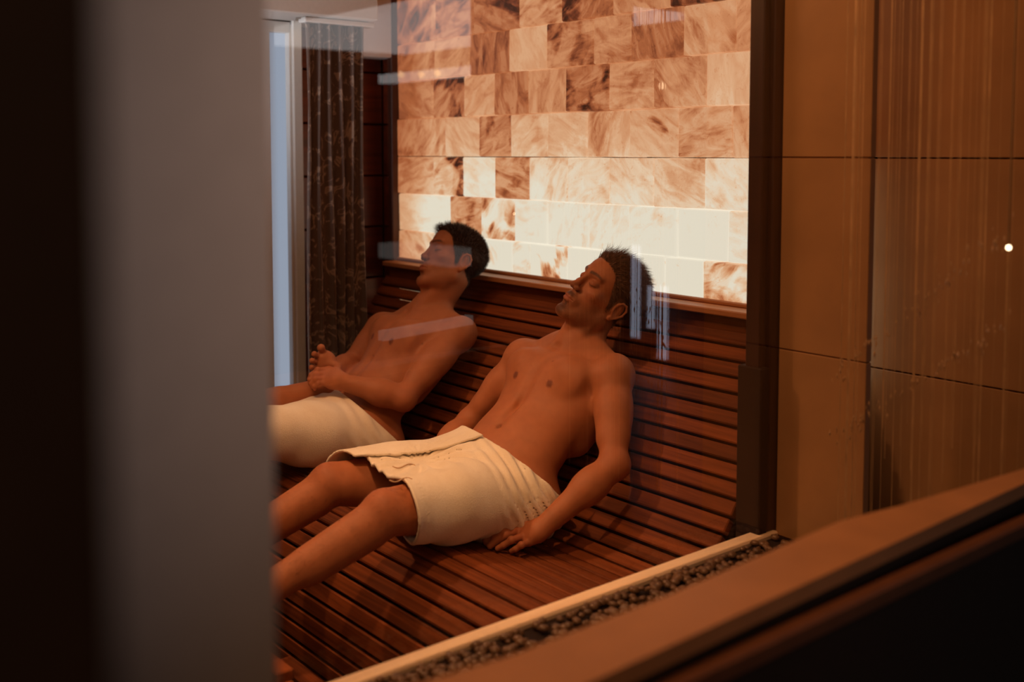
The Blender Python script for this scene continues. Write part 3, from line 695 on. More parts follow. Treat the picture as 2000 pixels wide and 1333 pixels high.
def head_ops(s, R, t, sc=1., nose=1.):
    """R rows: left, forward, up"""
    T = lambda p: t+(np.array(p, float)*sc)@R
    def ell(c, r, k=.012, mode='u', Rl=None): s.ell(T(c), np.array(r)*sc, R if Rl is None else Rl@R, k*sc, mode)
    def cap(a, b, ra, rb=None, k=.01, mode='u'): s.cap(T(a), T(b), ra*sc, (ra if rb is None else rb)*sc, k*sc, mode)
    ell((0, -.016, .048), (.0755, .096, .084), .01)
    ell((0, .028, .062), (.060, .056, .050), .03)          # forehead
    ell((0, .032, -.022), (.060, .056, .078), .02)         # face mass
    for x in (1, -1):
        cap((x*.055, .004, -.052), (x*.016, .078, -.092), .015, .014, .028)   # jaw line
        ell((x*.044, .060, -.002), (.019, .016, .014), .016)                   # cheekbone
        cap((x*.060, -.004, .0), (x*.047, .05, .0), .012, .010, .02)
    ell((0, .028, -.072), (.046, .050, .030), .02)
    ell((0, .083, -.093), (.019, .013, .014), .014)        # chin
    for x in (1, -1): cap((x*.010, .0865, .043), (x*.042, .073, .045), .0085, .0075, .012)
    cap((0, .084, .036), (0, .1015*nose, -.006), .0075, .0085, .012)
    ell((0, .1045*nose, -.012), (.0105, .0115, .0095), .007)
    for x in (1, -1):
        ell((x*.0125, .097, -.017), (.0078, .0105, .0075), .006)
        ell((x*.031, .093, .022), (.017, .013, .0115), .012, 's')
        ell((x*.031, .0715, .0215), (.0150, .0135, .0125), .005)
        # lash line, lid fold
        L_ = [(x*.0175, .0835, .0185), (x*.024, .0862, .0155), (x*.031, .0868, .0140), (x*.038, .0845, .0150), (x*.044, .0795, .0180)]
        for i in range(4): cap(L_[i], L_[i+1], .0012, k=.0018, mode='s')
        L_ = [(x*.018, .0845, .0290), (x*.031, .0865, .0315), (x*.044, .079, .0285)]
        for i in range(2): cap(L_[i], L_[i+1], .0010, k=.003, mode='s')
        cap((x*.015, .092, -.022), (x*.026, .083, -.042), .0022, .0018, .009, 's')      # nasolabial
        ell((x*.0062, .1015, -.0245), (.0035, .0048, .0035), .003, 's')        # nostril
    ell((0, .080, -.050), (.030, .020, .024), .014)
    cap((0, .0985, -.0305), (0, .0985, -.040), .0016, .002, .004, 's')
    for x in (1, -1):
        cap((0, .0985, -.0465), (x*.012, .0965, -.0462), .0046, .0044, .004); cap((x*.012, .0965, -.0462), (x*.0245, .0880, -.0510), .0044, .002, .004)
        cap((0, .0975, -.0575), (x*.011, .0952, -.0572), .0056, .0050, .004); cap((x*.011, .0952, -.0572), (x*.0235, .0875, -.0525), .0050, .002, .004)
        cap((0, .1035, -.0518), (x*.012, .1005, -.0512), .0010, .0010, .0018, 's'); cap((x*.012, .1005, -.0512), (x*.0255, .0895, -.0520), .0010, .0012, .002, 's')
    ell((0, .094, -.0705), (.016, .006, .005), .008, 's')
    for x in (1, -1):                                        # ears
        ex = lambda a, y, z: (x*(.0735+a), y, z)
        ell(ex(.0, -.010, -.002), (.0065, .0150, .0235), .006)
        ell(ex(.0065, -.0115, .002), (.0048, .0165, .0265), .003)
        ell(ex(.010, -.008, .002), (.005, .0095, .016), .0035, 's')
        rim = [(.004, .003, .006), (.009, .001, .019), (.013, -.008, .0285), (.016, -.020, .0275), (.0175, -.028, .015), (.0155, -.0275, -.002), (.0115, -.019, -.016), (.007, -.011, -.024)]
        for i in range(len(rim)-1): cap(ex(*rim[i]), ex(*rim[i+1]), .0031, k=.0028)
        ell(ex(.004, -.006, -.027), (.0052, .0072, .0078), .005)             # lobe
        cap(ex(.009, -.013, .014), ex(.007, -.015, -.010), .0024, k=.003)
        ell(ex(.003, .0035, -.004), (.004, .003, .006), .003)
    return T
def limb_hand(s, wrist, knuck, tips, thumb, nrm, palm_w=.040, th=.0125):
    """knuck: 4 knuckle points, tips: per finger list of (pip, dip, tip); nrm = back-of-hand normal"""
    kc = (knuck[0]+knuck[3])/2; side = unit(knuck[0]-knuck[3])
    s.ecap(wrist, wrist+(kc-wrist)*.25, (.027, .019), (.032, .0165), side, .02)
    s.ecap(wrist+(kc-wrist)*.3, kc-(kc-wrist)*.12, (.033, .0150), (palm_w, .0125), side, .018)
    for i, kp in enumerate(knuck):
        r = (.0098, .0102, .0096, .0086)[i]
        s.cap(wrist+(kp-wrist)*.45+nrm*.002, kp, .0095, r*.98, .012)
        p = [kp]+list(tips[i])
        s.cap(p[0], p[1], r, r*.93, .005); s.cap(p[1], p[2], r*.93, r*.84, .0035); s.cap(p[2], p[3], r*.84, r*.74, .003)
        s.ell(p[1]+nrm*.0015, (r*1.0,)*3, None, .004)
    p = [wrist+(knuck[0]-wrist)*.2]+list(thumb)
    s.cap(p[0], p[1], .015, .0125, .014); s.cap(p[1], p[2], .0118, .0105, .005); s.cap(p[2], p[3], .0105, .0085, .004)

def fold_noise(P, seeds):
    o = np.zeros(len(P))
    for f, d, ph, a in seeds: o += a*np.sin(P@A(*d)*f+ph)
    return o
def frame(up, fwd):
    u = unit(up); f = unit(A(*fwd)-u*(A(*fwd)@u)); l = np.cross(u, f)*-1
    l = np.cross(f, u); l = -l if False else l
    return np.array([l, f, u])                             # rows: left, forward, up  (left = fwd x up ... checked below)
def torso(s, J, sc=1.):
    """J: pelvis, waist, chest, neck (centres), hd (head centre), fwd_* (front normals), left axis, shoulders"""
    l = J['left']; P, Wc, Ch, Nk, Hd = (J[k] for k in ('pelvis', 'waist', 'chest', 'neck', 'hd'))
    fw_c = J['fwd_chest']; fw_w = J['fwd_waist']
    s.ecap(P, Wc, (.160*sc, .108), (.138*sc, .088), l, .05)
    s.ecap(Wc, Ch, (.136*sc, .086), (.158*sc, .106), l, .06)
    uc = unit(Nk-Ch); Rc = np.array([l, fw_c, uc])
    T = lambda x, y, z: Ch+l*x+fw_c*y+uc*z
    s.ell(T(0, -.012, .01), (.158*sc, .108, .165), Rc, .05)
    s.ecap(T(0, -.01, .02), T(0, -.01, .125), (.158*sc, .090), (.120*sc, .058), l, .05)
    for x, sh in ((1, J['shL']), (-1, J['shR'])):
        s.ell(T(x*.070*sc, .072, .052), (.078*sc, .034, .056), Rc, .026)                      # pectoral
        s.cap(T(x*.09*sc, .066, .075), sh+fw_c*.012-uc*.012, .036, .034, .03)
        s.cap(T(x*.125*sc, -.03, .03), T(x*.115*sc, -.03, -.10), .045, .030, .04)              # lat
        s.cap(Nk+l*x*.02-fw_c*.02+uc*.03, sh+uc*.012-fw_c*.012, .036, .036, .035)              # trapezius
        s.cap(Nk+l*x*.018+fw_c*.045-uc*.022, sh+uc*.030+fw_c*.012, .0085, .0085, .012)         # clavicle
        s.cap(Nk+l*x*.014+fw_c*.046-uc*.018, Hd+(J['ear_'+('L' if x > 0 else 'R')]-Hd)*.88, .0085, .011, .014)   # neck muscle
        s.ell(T(x*.068*sc, .1055, .022), (.0095, .004, .0095), Rc, .004)                     # areola
        s.ell(T(x*.068*sc, .1085, .022), (.0032, .0045, .0032), Rc, .002)
        # lower rib arch
        s.cap(T(x*.02, .098, -.085), T(x*.10*sc, .070, -.135), .010, .010, .03)
    s.cap(Nk-fw_c*.010-uc*.02, Hd+(-.020*J['hR'][1])-.045*J['hR'][2], .060, .056, .03)
    s.cap(Nk+fw_c*.028-uc*.01, Hd+.012*J['hR'][1]-.075*J['hR'][2], .030, .032, .03)
    s.ell(Nk*.45+Hd*.55+fw_c*.052-.035*J['hR'][2], (.011, .010, .014), None, .012)      # larynx
    s.cap(T(0, .118, .09), T(0, .120, -.04), .004, .004, .03, 's')                           # sternum groove
    s.ell(Nk+fw_c*.072-uc*.012, (.010, .009, .010), None, .022, 's')                         # notch
    nv = J['navel']; fn_ = fw_w
    s.cap(T(0, .118, -.06), nv+fn_*.014, .003, .003, .03, 's')
    s.ell(nv+fn_*.0, (.0075, .012, .0055), np.array([l, fn_, np.cross(l, fn_)]), .008, 's')
    J['T'] = T; J['Rc'] = Rc
def arm(s, sh, el, wr, out, sc=1.):
    d = unit(el-sh); e = unit(wr-el)
    s.ell(sh+out*.006, (.050, .052, .056), None, .03)
    s.cap(sh+d*.02, sh+(el-sh)*.45, .050*sc, .046*sc, .03); s.cap(sh+(el-sh)*.4, el, .046*sc, .037*sc, .03)
    bend = unit(np.cross(np.cross(d, e), d)) if abs(d@e) < .995 else out
    s.cap(sh+(el-sh)*.35+bend*.012, sh+(el-sh)*.72+bend*.014, .034*sc, .032*sc, .02)         # biceps
    s.cap(sh+(el-sh)*.30-bend*.012, sh+(el-sh)*.68-bend*.012, .034*sc, .030*sc, .02)         # triceps
    s.ell(el-bend*.012, (.030, .030, .030), None, .02)
    s.cap(el, el+(wr-el)*.35, .038*sc, .040*sc, .02); s.cap(el+(wr-el)*.3, wr, .040*sc, .0255*sc, .03)
def leg(s, hip, kn, an, up, side, toe=None, sc=1.):
    s.cap(hip, hip+(kn-hip)*.5, .086*sc, .074*sc, .05); s.cap(hip+(kn-hip)*.45, kn, .074*sc, .054*sc, .03)
    s.cap(hip+(kn-hip)*.4+up*.018, kn-(kn-hip)*.10+up*.008, .052*sc, .040*sc, .03)
    s.ell(kn+up*.022, (.033, .033, .030), None, .022)                                        # patella
    for x in (1, -1): s.ell(kn-(kn-hip)*.06+side*x*.022-up*.002, (.034, .034, .034), None, .02)
    s.cap(kn, an, .047*sc, .033*sc, .02)
    s.cap(kn+(an-kn)*.12-up*.018, kn+(an-kn)*.50-up*.014, .043*sc, .036*sc, .03)             # calf
    s.cap(kn+(an-kn)*.08+up*.010, kn+(an-kn)*.9+up*.006, .022, .015, .02)                    # shin
    for x in (1, -1): s.ell(an+side*x*.024, (.012, .012, .012), None, .012)
    if toe is not None:
        f = unit(toe-an); dn = unit(-np.cross(f, side)) if True else 0
        sole = -up if False else dn
        heel = an-unit(toe-an)*.02+J_down(an, kn)*.035
        ball_ = toe-f*.035
        s.ecap(heel, ball_, (.030, .028), (.044, .018), side, .03)
        s.cap(an, ball_*.6+an*.4, .032, .024, .03)
        for i in range(5):
            o = side*(.034-.0175*i); L = (.040, .037, .034, .030, .026)[i]; r = (.0125, .0088, .0082, .0078, .0080)[i]
            b = ball_+o+f*(.006-.003*i)
            s.cap(b, b+f*L*.6+up*.003, r, r*.95, .006); s.cap(b+f*L*.6+up*.003, b+f*L, r*.95, r*.85, .003)
def J_down(an, kn): return unit(an-kn)

SKIN = np.array(srgb(172, 106, 70)); SKIN_LIP = np.array(srgb(146, 74, 56)); SKIN_NIP = np.array(srgb(100, 50, 35))
def paint(V, J, sc, beard, hairc, browc, seed):
    r_ = np.random.default_rng(seed); C = np.tile(SKIN, (len(V), 1))
    def mix(m, col, a=1.): 
        m = np.clip(m, 0, 1)[:, None]*a; C[:] = C*(1-m)+np.array(col)*m
    q = (V-J['hd'])@J['hR'].T/sc; x, y, z = np.abs(q[:, 0]), q[:, 1], q[:, 2]
    near = (np.abs(q) < .16).all(1)
    sm = lambda a, b, v: np.clip((v-a)/(b-a), 0, 1)
    nz = .5+.5*np.sin(q[:, 0]*900+3*np.sin(q[:, 2]*700))*np.sin(q[:, 2]*1100+2*np.sin(q[:, 1]*900))
    # ruddy cheeks, nose
    mix(near*np.exp(-(((x-.042)/.02)**2+((z+.012)/.02)**2))*(y > .03), srgb(164, 90, 64), .4)
    # lips
    lip = near*(y > .078)*np.exp(-(x/.021)**4)*np.exp(-((z+.0517)/.0078)**4); mix(lip, SKIN_LIP, .8)
    # scalp under hair
    mix(near*sm(0, .008, z-hairline(y, x))*((x < .079) | (z > .03)), hairc, .92)
    # beard: jaw, chin, moustache
    jaw = near*sm(-.015, -.035, z-.25*(y-.03))*sm(-.004, .012, y)*(1-np.exp(-(x/.021)**4)*np.exp(-((z+.0517)/.008)**4))*sm(.115, .10, -z)
    jaw *= 1-.85*np.exp(-(((x-.040)/.020)**2+((z+.028)/.017)**2))
    mous = near*(y > .085)*np.exp(-(x/.023)**4)*np.exp(-((z+.0375)/.006)**4)
    chin = near*(y > .06)*np.exp(-(x/.021)**4)*np.exp(-((z+.088)/.018)**4)
    mix(jaw*(.6+.4*nz), browc, .52*beard); mix(mous*(.7+.3*nz), browc, .85*beard); mix(chin*(.7+.3*nz), browc, .85*beard)
    soul = near*(y > .085)*np.exp(-(x/.006)**4)*np.exp(-((z+.069)/.006)**4); mix(soul, browc, .7*beard)
    # eyebrows
    bz = .0435+.004*np.sin((x-.012)/.036*PI*.8)-.06*np.clip(x-.042, 0, 1)
    brow = near*(y > .05)*sm(.008, .012, x)*sm(.053, .046, x)*np.exp(-((z-bz)/(.0052-.05*np.clip(x-.02, 0, .04)))**4); mix(brow*(.75+.25*nz), browc, .93)
    # lashes
    lz = .0175-.0040*np.sin(np.clip((x-.016)/.030, 0, 1)*PI); lash = near*(y > .06)*sm(.015, .018, x)*sm(.048, .044, x)*np.exp(-((z-lz)/.0016)**2); mix(lash, browc, .9)
    mix(near*np.exp(-(((x-.031)/.017)**2+((z-.022)/.011)**2))*(y > .06), srgb(130, 74, 52), .45)
    # nipples
    for s_ in (1, -1):
        c = J['T'](s_*.068*J['tsc'], .108, .022); d = np.linalg.norm(V-c, axis=1); mix(sm(.0135, .009, d), SKIN_NIP, .8)
    d = np.linalg.norm(V-J['navel'], axis=1); mix(sm(.013, .006, d), SKIN_NIP, .6)
    # moles and slight variation
    tc = J['T'](0, 0, 0)
    for k in range(10):
        c = tc+r_.normal(0, .09, 3); i = np.argmin(((V-c)**2).sum(1)); d = np.linalg.norm(V-V[i], axis=1); mix(sm(.0030, .0018, d), SKIN_NIP, .7)
    # warmer hands, knees, elbows
    for p in J['ruddy']: d = np.linalg.norm(V-p, axis=1); mix(np.exp(-(d/.045)**2), srgb(168, 94, 64), .45)
    return np.concatenate([np.clip(C, 0, 1), np.ones((len(V), 1))], 1)
def hairline(y, x):
    yy = np.array([-.12, -.095, -.07, -.045, -.030, -.022, -.004, .003, .010, .018, .026, .040, .052, .070, .085, .12])
    zz = np.array([-.050, -.055, -.050, -.035, -.012, .032, .034, .030, -.018, -.016, .018, .040, .074, .090, .094, .10])
    return np.interp(y, yy, zz)
def set_tone(o, C):
    at_ = o.data.color_attributes.new('tone', 'FLOAT_COLOR', 'POINT'); at_.data.foreach_set('color', C.astype(np.float32).ravel())

def strands(name, roots, dirs, lens, curl, rad, mat, parent, seed, seg=3, gravity=None):
    r_ = np.random.default_rng(seed); n = len(roots); P = roots.copy(); d = dirs/np.linalg.norm(dirs, axis=1, keepdims=True)
    ring = []; side = np.cross(d, r_.normal(size=(n, 3))); side /= np.linalg.norm(side, axis=1, keepdims=True)
    for j in range(seg+1):
        w_ = rad*(1-.85*j/seg); up_ = np.cross(d, side)
        ring.append(np.stack([P+side*w_[:, None]*math.cos(a)+up_*w_[:, None]*math.sin(a) for a in (0, 2.09, 4.19)], 1))
        d = d+curl*(1./seg); d /= np.linalg.norm(d, axis=1, keepdims=True); P = P+d*(lens/seg)[:, None]
    V = np.stack(ring, 1).reshape(-1, 3); Fq = []
    base = np.arange(n)*(seg+1)*3
    for j in range(seg):
        for k in range(3):
            a = base+j*3+k; b = base+j*3+(k+1) % 3; Fq.append(np.stack([a, b, b+3, a+3], 1))
    return mesh_obj(name, V-np.array(parent.location), np.concatenate(Fq), mat, parent, True)

def sample_roots(V, Nn, mask, n, r_):
    i = r_.choice(np.flatnonzero(mask), n); return V[i]+r_.normal(0, .0008, (n, 3)), Nn[i]

def make_man(name, label, J, sc_head, hair_m, beard, hairc, browc, seed, hair_fn, fine, lo, hi, group=None):
    root = empty(name, (J['pelvis'][0], J['pelvis'][1], J['seat']), label, 'person', group)
    s = Shape(); torso(s, J, J['tsc'])
    J['limbs'](s)
    T = head_ops(s, J['hR'], J['hd'], sc_head, J.get('nose', 1.))
    V, Q = solid(s.grid, s.pts, A(*lo), A(*hi), .006, fine)
    o = mesh_obj('body', V-np.array(root.location), Q, M['skin'], root, True)
    set_tone(o, paint(V, J, sc_head, beard, hairc, browc, seed))
    # hair
    r_ = np.random.default_rng(seed)
    q = (V-J['hd'])@J['hR'].T/sc_head; m = (np.abs(q) < .16).all(1); Vh = V[m]; qh = q[m]; Nh = grad(s.pts, Vh); Nh /= np.linalg.norm(Nh, axis=1, keepdims=True)
    ax = np.abs(qh[:, 0]); reg = (qh[:, 2] > hairline(qh[:, 1], ax)) & ((ax < .0785) | (qh[:, 2] > .034)) & (qh[:, 2] > -.06)
    hair_fn(Vh, qh, Nh, reg, J['hR'], r_, root, hair_m, sc_head)
    return root, s, V, Q
# ---- nearer man: lying back, face tilted up, left hand flat on the slats
hR2 = np.array([[.87, -.26, -.25], [-.20, -.77, .57], [.32, .46, .78]])
hR2[0] = unit(hR2[0]); hR2[1] = unit(hR2[1]-hR2[0]*(hR2[0]@hR2[1])); hR2[2] = np.cross(hR2[1], hR2[0])
J2 = dict(left=unit(A(1, .05, .03)), pelvis=A(-2.285, 1.80, .498), waist=A(-2.295, 1.895, .578), chest=A(-2.30, 2.055, .705), neck=A(-2.30, 2.125, .838),
          hd=A(-2.255, 2.200, .990), hR=hR2, fwd_chest=unit(A(.0, -.82, .57)), fwd_waist=unit(A(.02, -.55, .83)), tsc=1.06, seat=.40,
          shL=A(-2.118, 2.115, .800), shR=A(-2.482, 2.095, .795), navel=A(-2.292, 1.842, .662))
J2['fwd_chest'] = unit(J2['fwd_chest']-J2['left']*(J2['fwd_chest']@J2['left']))
up_ = unit(J2['neck']-J2['chest']); J2['fwd_chest'] = unit(J2['fwd_chest']-up_*(J2['fwd_chest']@up_)); J2['left'] = np.cross(up_, J2['fwd_chest'])
J2['ear_L'] = J2['hd']+.07*hR2[0]-.03*hR2[2]; J2['ear_R'] = J2['hd']-.07*hR2[0]-.03*hR2[2]
el2 = A(-1.985, 1.985, .595); wr2 = A(-2.035, 1.765, .452)
def legs2(s):
    hL = A(-2.185, 1.80, .495); hRr = A(-2.39, 1.80, .495)
    s.ell(A(-2.19, 1.85, .475), (.105, .10, .085), None, .04); s.ell(A(-2.39, 1.85, .475), (.105, .10, .085), None, .04)
    leg(s, hL, A(-2.135, 1.365, .560), A(-2.17, .985, .405), unit(A(0, -.12, 1)), A(-1, 0, 0), A(-2.16, .87, .50), 1.0)
    leg(s, hRr, A(-2.455, 1.400, .545), A(-2.50, 1.02, .380), unit(A(0, -.12, 1)), A(1, 0, 0), A(-2.52, .90, .47), 1.0)
def limbs2(s):
    arm(s, J2['shL'], el2, wr2, A(1, 0, 0), .98)
    elr = A(-2.575, 1.955, .60); wrr = A(-2.52, 1.73, .50)
    arm(s, J2['shR'], elr, wrr, A(-1, 0, 0), .96)
    zs = lambda y: seat_z(y)
    k = [onz(1005, 1029, .441), onz(1014, 1037, .444), onz(1023, 1048, .440), onz(1032, 1060, .430)]
    tips = [[onz(982, 1040, .438), onz(964, 1053, .426), onz(952, 1062, .417)],
            [onz(988, 1047, .442), onz(969, 1059, .427), onz(957, 1068, .417)],
            [onz(999, 1056, .440), onz(983, 1066, .426), onz(972, 1072, .416)],
            [onz(1018, 1066, .432), onz(1007, 1073, .422), onz(999, 1077, .414)]]
    th = [onz(1030, 1028, .432), onz(1010, 1030, .425), onz(992, 1038, .417)]
    limb_hand(s, wr2, k, tips, th, A(0, -.15, 1.), .038)
    limb_hand(s, wrr, [A(-2.49, 1.655, .50), A(-2.51, 1.650, .497), A(-2.53, 1.650, .49), A(-2.545, 1.657, .48)],
              [[A(-2.485, 1.615, .50), A(-2.482, 1.592, .490), A(-2.48, 1.575, .478)], [A(-2.508, 1.607, .497), A(-2.506, 1.582, .486), A(-2.504, 1.563, .474)],
               [A(-2.53, 1.610, .488), A(-2.53, 1.587, .478), A(-2.53, 1.570, .467)], [A(-2.548, 1.625, .478), A(-2.55, 1.606, .470), A(-2.55, 1.592, .460)]],
              [A(-2.475, 1.70, .49), A(-2.462, 1.672, .485), A(-2.455, 1.65, .478)], A(0, -.2, 1.), .037)
    legs2(s)
J2['limbs'] = limbs2; J2['ruddy'] = [A(-2.135, 1.35, .60), A(-2.455, 1.385, .59), el2, onz(1010, 1050, .44)]
def hair2(V, q, Nn, reg, R, r_, root, mat, sc):
    def part(mask, n, L, dirf, rad, curl, nm='hair'):
        P, nn = sample_roots(V, Nn, mask, n, r_); qq = (P-J2['hd'])@R.T/sc
        d = dirf(P, nn, qq)+r_.normal(0, .16, (n, 3)); Ln = L(qq)*r_.uniform(.7, 1.2, n)
        return P, d, Ln, np.full(n, rad)
    z, y = q[:, 2], q[:, 1]
    top = reg & (z > .055); side = reg & (z <= .068)
    f1 = lambda P, nn, qq: nn*.75+np.clip((qq[:, 1:2]+.03)*8, 0, 1)*R[2]*.6-.55*R[1]
    a = part(top, 7000, lambda qq: np.interp(qq[:, 1], [-.08, -.02, .05, .09], [.026, .038, .048, .046]), f1, .0006, 0)
    b = part(side, 3600, lambda qq: np.interp(qq[:, 2], [-.05, .0, .06], [.008, .012, .022]), lambda P, nn, qq: nn*.6-.6*R[1]-.35*R[2], .0005, 0)
    n_a = len(a[0])
    curl = np.concatenate([np.tile(-.75*R[1]-.35*R[2], (n_a, 1))+r_.normal(0, .35, (n_a, 3)), np.tile(-.4*R[2], (len(b[0]), 1))+r_.normal(0, .2, (len(b[0]), 3))])
    # keep the locks near the skull: steer toward the tangent
    strands('hair', *[np.concatenate([a[i], b[i]]) for i in range(3)], curl, np.concatenate([a[3], b[3]]), mat, root, 5, 4)
p2, s2, V2, Q2 = make_man('man_reclining', 'bearded man lying back nearest the glass, eyes closed, hand flat on the slats', J2, 1.03, M['hair_brown'], 1.0,
    srgb(74, 46, 28), srgb(58, 34, 22), 11, hair2,
    [(J2['hd']-A(.115, .15, .125), J2['hd']+A(.115, .13, .155), .0023), (A(-2.20, 1.52, .37), A(-1.97, 1.79, .50), .0026)], (-2.72, .80, .25), (-1.90, 2.42, 1.16))

# ---- farther man: sitting up a little, gazing away, hands resting on his ankle
hR1 = np.array([[.957, -.201, .207], [-.272, -.87, .412], [-.097, .451, .887]])
hR1[0] = unit(hR1[0]); hR1[1] = unit(hR1[1]-hR1[0]*(hR1[0]@hR1[1])); hR1[2] = np.cross(hR1[1], hR1[0])
J1 = dict(left=unit(A(1, .12, .02)), pelvis=A(-3.06, 1.81, .500), waist=A(-3.06, 1.91, .590), chest=A(-3.065, 2.045, .715), neck=A(-3.06, 2.125, .858),
          hd=A(-3.018, 2.215, 1.030), hR=hR1, fwd_chest=unit(A(-.1, -.86, .5)), fwd_waist=unit(A(-.08, -.62, .78)), tsc=1.02, seat=.40,
          shL=A(-2.885, 2.150, .812), shR=A(-3.245, 2.075, .790), navel=A(-3.07, 1.852, .668), nose=.98)
up_ = unit(J1['neck']-J1['chest']); J1['fwd_chest'] = unit(J1['fwd_chest']-up_*(J1['fwd_chest']@up_)); J1['left'] = np.cross(up_, J1['fwd_chest'])
J1['ear_L'] = J1['hd']+.07*hR1[0]-.03*hR1[2]; J1['ear_R'] = J1['hd']-.07*hR1[0]-.03*hR1[2]
el1 = A(-2.85, 1.895, .632); wr1 = A(-2.985, 1.735, .690)
def legs1(s, foot=True):
    hL = A(-2.955, 1.80, .497); hRr = A(-3.165, 1.80, .497)
    s.ell(A(-2.955, 1.85, .477), (.105, .10, .085), None, .04); s.ell(A(-3.165, 1.85, .477), (.105, .10, .085), None, .04)
    leg(s, hL, A(-2.90, 1.385, .600), A(-2.93, 1.02, .40), unit(A(0, -.1, 1)), A(-1, 0, 0), A(-2.93, .90, .48), 1.0)
    # right leg folded: knee out to the side, ankle in front of the lap, foot raised
    kR = A(-3.16, 1.44, .600); aR = onx(636, 757, -3.09)
    s.cap(hRr, hRr+(kR-hRr)*.5, .084, .074, .05)
    if foot: s.cap(hRr+(kR-hRr)*.45, kR, .074, .056, .03)
    if not foot: return
    s.cap(kR, aR, .045, .032, .02); s.cap(kR+(aR-kR)*.15, kR+(aR-kR)*.5, .044, .036, .02)
    if not foot: return
    X_ = -3.10
    s.ecap(aR+A(0, .01, -.01), onx(636, 705, X_), (.032, .026), (.034, .020), UP, .03)
    s.cap(onx(637, 740, X_), onx(633, 700, X_), .030, .024, .02); s.cap(onx(627, 735, X_), onx(628, 700, X_), .019, .019, .015)
    toes = [((633, 690), (627, 680), .0120), ((624, 698), (614, 692), .0090), ((621, 709), (609.5, 705), .0086), ((620, 720), (608.5, 718), .0084), ((620, 731), (610, 731), .0082)]
    for a_, b_, r in toes:
        pa = onx(*a_, X_+.004); pb = onx(*b_, X_+.010); s.cap(pa, pb, r*.9, r*.86, .004); s.ell(pb, (r*1.08,)*3, None, .003)
def limbs1(s):
    arm(s, J1['shL'], el1, wr1, A(1, 0, 0), .98)
    elr = A(-3.265, 1.955, .675); wrr = A(-3.14, 1.79, .675)
    arm(s, J1['shR'], elr, wrr, A(-1, 0, 0), .94)
    # near hand folded over the ankle
    w = wr1; kn = [onx(642, 722, -3.03), onx(640, 731, -3.02), onx(639, 740, -3.01), onx(640, 748, -3.0)]
    tips = [[onx(620, 724, -3.04), onx(608, 733, -3.05), onx(604, 741, -3.06)], [onx(617, 733, -3.03), onx(606, 742, -3.04), onx(606, 750, -3.05)],
            [onx(617, 742, -3.02), onx(609, 750, -3.03), onx(610, 756, -3.05)], [onx(622, 750, -3.01), onx(614, 755, -3.02), onx(615, 760, -3.04)]]
    limb_hand(s, w, kn, tips, [onx(660, 716, -3.05), onx(645, 712, -3.07), onx(630, 714, -3.09)], unit(A(.7, -.2, .6)), .036)
    legs1(s)
J1['limbs'] = limbs1; J1['ruddy'] = [el1, onx(630, 738, -3.02)]
def hair1(V, q, Nn, reg, R, r_, root, mat, sc):
    n = 5200; P, nn = sample_roots(V, Nn, reg & (q[:, 2] > .06), n, r_); qq = (P-J1['hd'])@R.T/sc
    d = nn*.9+R[1]*np.clip(qq[:, 1:2]*9, -.3, .8)+R[2]*.25+r_.normal(0, .2, (n, 3)); L = np.interp(qq[:, 1], [-.08, 0, .06, .09], [.012, .019, .026, .030])*r_.uniform(.75, 1.15, n)
    n2 = 4200; P2, m2 = sample_roots(V, Nn, reg & (q[:, 2] <= .07), n2, r_); q2 = (P2-J1['hd'])@R.T/sc
    d2 = m2*.5-R[2]*.5-R[1]*.35+r_.normal(0, .12, (n2, 3)); L2 = np.interp(q2[:, 2], [-.05, .0, .06], [.006, .009, .015])*r_.uniform(.7, 1.2, n2)
    strands('hair', np.concatenate([P, P2]), np.concatenate([d, d2]), np.concatenate([L, L2]), r_.normal(0, .25, (n+n2, 3)), np.full(n+n2, .0006), mat, root, 6, 3)
p1, s1, V1, Q1 = make_man('man_sitting', 'dark haired man farther from the glass, gazing left with a hand on his ankle', J1, 1.03, M['hair_dark'], .35,
    srgb(52, 34, 24), srgb(50, 30, 20), 12, hair1,
    [(J1['hd']-A(.115, .15, .125), J1['hd']+A(.115, .13, .155), .0028), (A(-3.20, 1.60, .60), A(-2.93, 1.83, .84), .0030)], (-3.42, .80, .25), (-2.72, 2.42, 1.20))

# ---- towels: shells around hips and thighs
def towel(name, label, parent, shape_fn, lo, hi, cuts, folds, h=.0042, thick=.0045):
    s = Shape(); shape_fn(s)
    def fn(P):
        d = s.pts(P)-folds(P); d = np.abs(d)-thick
        for p, n, k in cuts: d = Shape.comb(d, -((P-p)@n), 's', k) if False else np.maximum(d, (P-p)@n)
        return d
    def fg(lo_, hi_, h_):
        ax = [np.arange(lo_[i], hi_[i]+h_, h_) for i in range(3)]; n = [len(a) for a in ax]
        base = s.grid(lo_, hi_, h_).ravel(); out = np.full(base.shape, .5); m = np.flatnonzero(np.abs(base) < .05)
        ii = np.stack(np.unravel_index(m, n), 1); P = np.stack([ax[k][ii[:, k]] for k in range(3)], 1)
        d = np.abs(base[m]-folds(P))-thick
        for p, nn, k in cuts: d = np.maximum(d, (P-p)@nn)
        out[m] = d; return out.reshape(n)
    V, Q = surface_nets(fg(A(*lo), A(*hi), h), A(*lo), h); V = refine(fn, V, 2, h*.5)
    o = mesh_obj(name, V-np.array(parent.location), Q, M['towel'], parent, True)
    sm_ = o.modifiers.new('smooth', 'SMOOTH'); sm_.factor = .5; sm_.iterations = 2
    return o, s, fn
def plane3(a, b, c, flip=False):
    n = unit(np.cross(b-a, c-a)); return (a, -n if flip else n, .003)
class Off(Shape):
    """a shape grown outward by e"""
    def __init__(s, e): super().__init__(); s.e = e
    def add(s, mode, k, fn, c, r): e = s.e; super().add(mode, k, (lambda P: fn(P)-e) if mode == 'u' else (lambda P: fn(P)+e), c, r+e)
